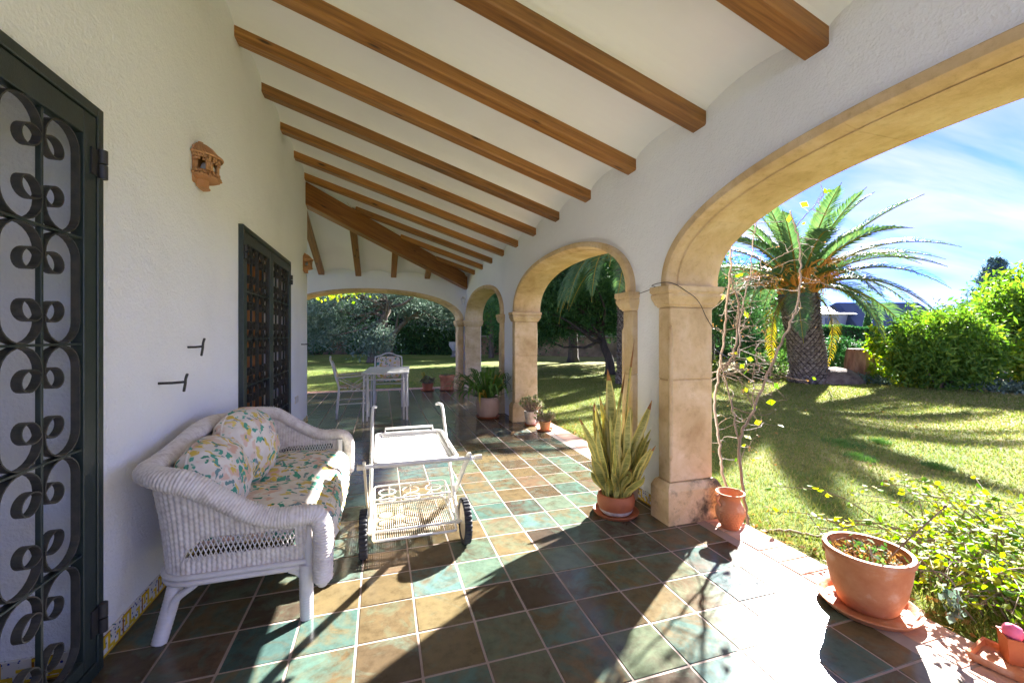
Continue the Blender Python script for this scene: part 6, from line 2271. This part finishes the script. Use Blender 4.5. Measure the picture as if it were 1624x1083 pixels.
# ---------------------------------------------------------------- bare climber at the near pier
cl = T('bare_climber', 'nearly leafless climbing shrub with pale twisting stems outside the near pier', 'shrub', (2.46, 2.33, LZ))
stems = [([(2.47, 2.31, -0.09), (2.44, 2.31, 0.05), (2.40, 2.34, 0.52), (2.52, 2.33, 0.76), (2.64, 2.32, 1.02), (2.79, 2.30, 1.31), (2.90, 2.29, 1.57), (2.91, 2.29, 1.93), (2.84, 2.31, 2.20)], 0.022, 0.011),
         ([(2.62, 2.45, -0.09), (2.48, 2.53, 0.16), (2.43, 2.55, 0.46), (2.41, 2.57, 0.78), (2.41, 2.53, 1.05), (2.43, 2.50, 1.30), (2.45, 2.49, 1.58), (2.47, 2.48, 1.91), (2.46, 2.50, 2.3)], 0.021, 0.014),
         ([(2.41, 2.53, 1.05), (2.49, 2.47, 1.16), (2.48, 2.42, 1.52), (2.42, 2.42, 1.66), (2.38, 2.40, 1.74)], 0.018, 0.010),
         ([(2.41, 2.55, 1.00), (2.52, 2.47, 1.16), (2.62, 2.54, 1.45), (2.69, 2.51, 1.79), (2.71, 2.51, 2.03), (2.74, 2.5, 2.25)], 0.013, 0.007),
         ([(2.88, 2.30, 2.08), (3.05, 2.30, 2.24), (3.19, 2.31, 2.37)], 0.007, 0.003),
         ([(2.90, 2.29, 1.93), (2.78, 2.38, 1.86), (2.69, 2.51, 1.74), (2.55, 2.5, 1.60)], 0.007, 0.004),
         ([(2.40, 2.34, 0.52), (2.40, 2.42, 0.85), (2.39, 2.50, 1.10)], 0.012, 0.010),
         ([(2.47, 2.31, -0.09), (2.66, 2.20, -0.05), (2.83, 2.05, -0.06)], 0.022, 0.014),
         ([(2.52, 2.33, 0.76), (2.55, 2.36, 1.0), (2.60, 2.38, 1.12), (2.62, 2.40, 1.25)], 0.008, 0.004)]
allp = []
for (p_, r0_, r1_) in stems:
    n_ = 8 * len(p_)
    C_ = catmull(p_, n_)
    C_[1:-1] += rng.normal(size=(n_ - 2, 3)) * 0.004
    m = MB(); m.tube(C_.tolist(), [(r0_ + (r1_ - r0_) * i / (n_ - 1)) * 0.52 for i in range(n_)], 9)
    m.build('stem', 'bark_pale', cl, smooth=True)
    allp.append(C_)
allp = np.concatenate(allp)
m = MB()
tips = []
for i in range(190):
    s0 = allp[rng.integers(0, len(allp))]
    if s0[2] < 0.35 or s0[2] > 1.75 and rng.random() < 0.6: continue
    d = unit(rng.normal(size=3) * np.array([1.0, 0.7, 0.45]) + np.array([0.45, 0.2, 0.0]))
    L_ = rng.uniform(0.10, 0.34)
    e_ = s0 + d * L_
    if e_[0] < 2.40: continue
    pts = limb(m, s0, e_, 0.0035, 0.0013, 0.12, 6, 5)
    tips.append(e_)
    for k in range(2):
        q_ = pts[rng.integers(2, 6)]
        e2 = q_ + unit(rng.normal(size=3)) * rng.uniform(0.05, 0.14)
        if e2[0] < 2.40: continue
        limb(m, q_, e2, 0.0020, 0.0009, 0.1, 4, 4); tips.append(e2)
m.build('twigs', 'bark_pale', cl, kind='stuff')
lp = np.array([[2.96, 2.27, 2.20], [3.16, 2.26, 2.36], [2.83, 2.31, 2.15], [2.94, 2.28, 2.24], [2.52, 2.38, 0.57], [2.51, 2.40, 0.50], [2.47, 2.43, 1.17], [2.58, 2.37, 0.78], [3.02, 2.27, 0.98], [3.2, 2.31, 2.38], [2.92, 2.28, 2.1]])
lp = np.concatenate([lp, np.array(tips)[rng.integers(0, len(tips), 16)]])
v, f = leaves(lp + rng.normal(size=lp.shape) * 0.006, 0.048, 0.036, 0.5); npmesh('leaves', v, f, 'leaf_yellow', cl, kind='stuff')
sp_ = np.array(tips)[rng.integers(0, len(tips), 160)] + rng.normal(size=(160, 3)) * 0.012
v, f = leaves(sp_, 0.016, 0.010); npmesh('buds', v, f, 'dry_leaf', cl, kind='stuff')
# wire stub on the pier
m = MB(); m.tube(catmull([(2.268, 2.45, 1.08), (2.24, 2.40, 1.19), (2.30, 2.41, 1.17), (2.42, 2.46, 1.13)], 16).tolist(), 0.004, 6)
tag(m.build('wire_tie', 'iron_black', None, smooth=True), 'bent dark wire tying the bare climber to the near pier', 'wire')

# ---------------------------------------------------------------- yellow-leaved shrub in front of the planter, right edge
ys = T('yellow_shrub', 'sprawling shrub with bright yellow-green leaves at the lower right corner', 'shrub', (3.0, 1.35, LZ))
m = MB()
PL = []
for i in range(320):
    a = rng.uniform(-0.5, 2.6)
    b0 = np.array([3.45 + rng.normal() * 0.35, 1.30 + rng.normal() * 0.30, LZ])
    L_ = rng.uniform(0.35, 0.95)
    dr = np.array([rng.normal() * 0.6 - 0.45, rng.normal() * 0.45 - 0.05, 0])
    en = b0 + dr * L_ * 0.9 + np.array([0, 0, rng.uniform(0.10, 0.36)])
    if en[0] < 2.42: en[0] = 2.42 + rng.random() * 0.12
    md_ = (b0 + en) / 2 + np.array([0, 0, rng.uniform(0.06, 0.18)])
    C_ = catmull([b0, md_, en], 12)
    m.tube(C_.tolist(), [0.0045 - 0.0028 * k / 11 for k in range(12)], 5)
    for k in range(3, 12):
        if rng.random() < 0.75:
            for s in range(2):
                PL.append(C_[k] + rng.normal(size=3) * 0.013)
m.build('stems', 'bark_pale', ys, kind='stuff')
PL = np.array(PL)
n = len(PL)
a = unit(rng.normal(size=(n, 3)) * np.array([1, 1, 0.5]))
b = unit(np.cross(a, rng.normal(size=(n, 3)) * 0.5 + np.array([0, 0, 1.0])))
nr = np.cross(a, b)
s = (0.011 + 0.013 * rng.random((n, 1)))
v = np.stack([PL - a * s, PL - a * s * 0.35 + b * s * 0.72 + nr * s * 0.22, PL + a * s * 0.45 + b * s * 0.55 + nr * s * 0.18, PL + a * s * 1.15, PL + a * s * 0.45 - b * s * 0.55 + nr * s * 0.18, PL - a * s * 0.35 - b * s * 0.72 + nr * s * 0.22], 1).reshape(-1, 3)
k = np.arange(n)[:, None] * 6
f = np.concatenate([k + np.array([[0, 1, 2, 3]]), k + np.array([[0, 3, 4, 5]])])
npmesh('leaves', v, f, 'leaf_yellow', ys, kind='stuff')
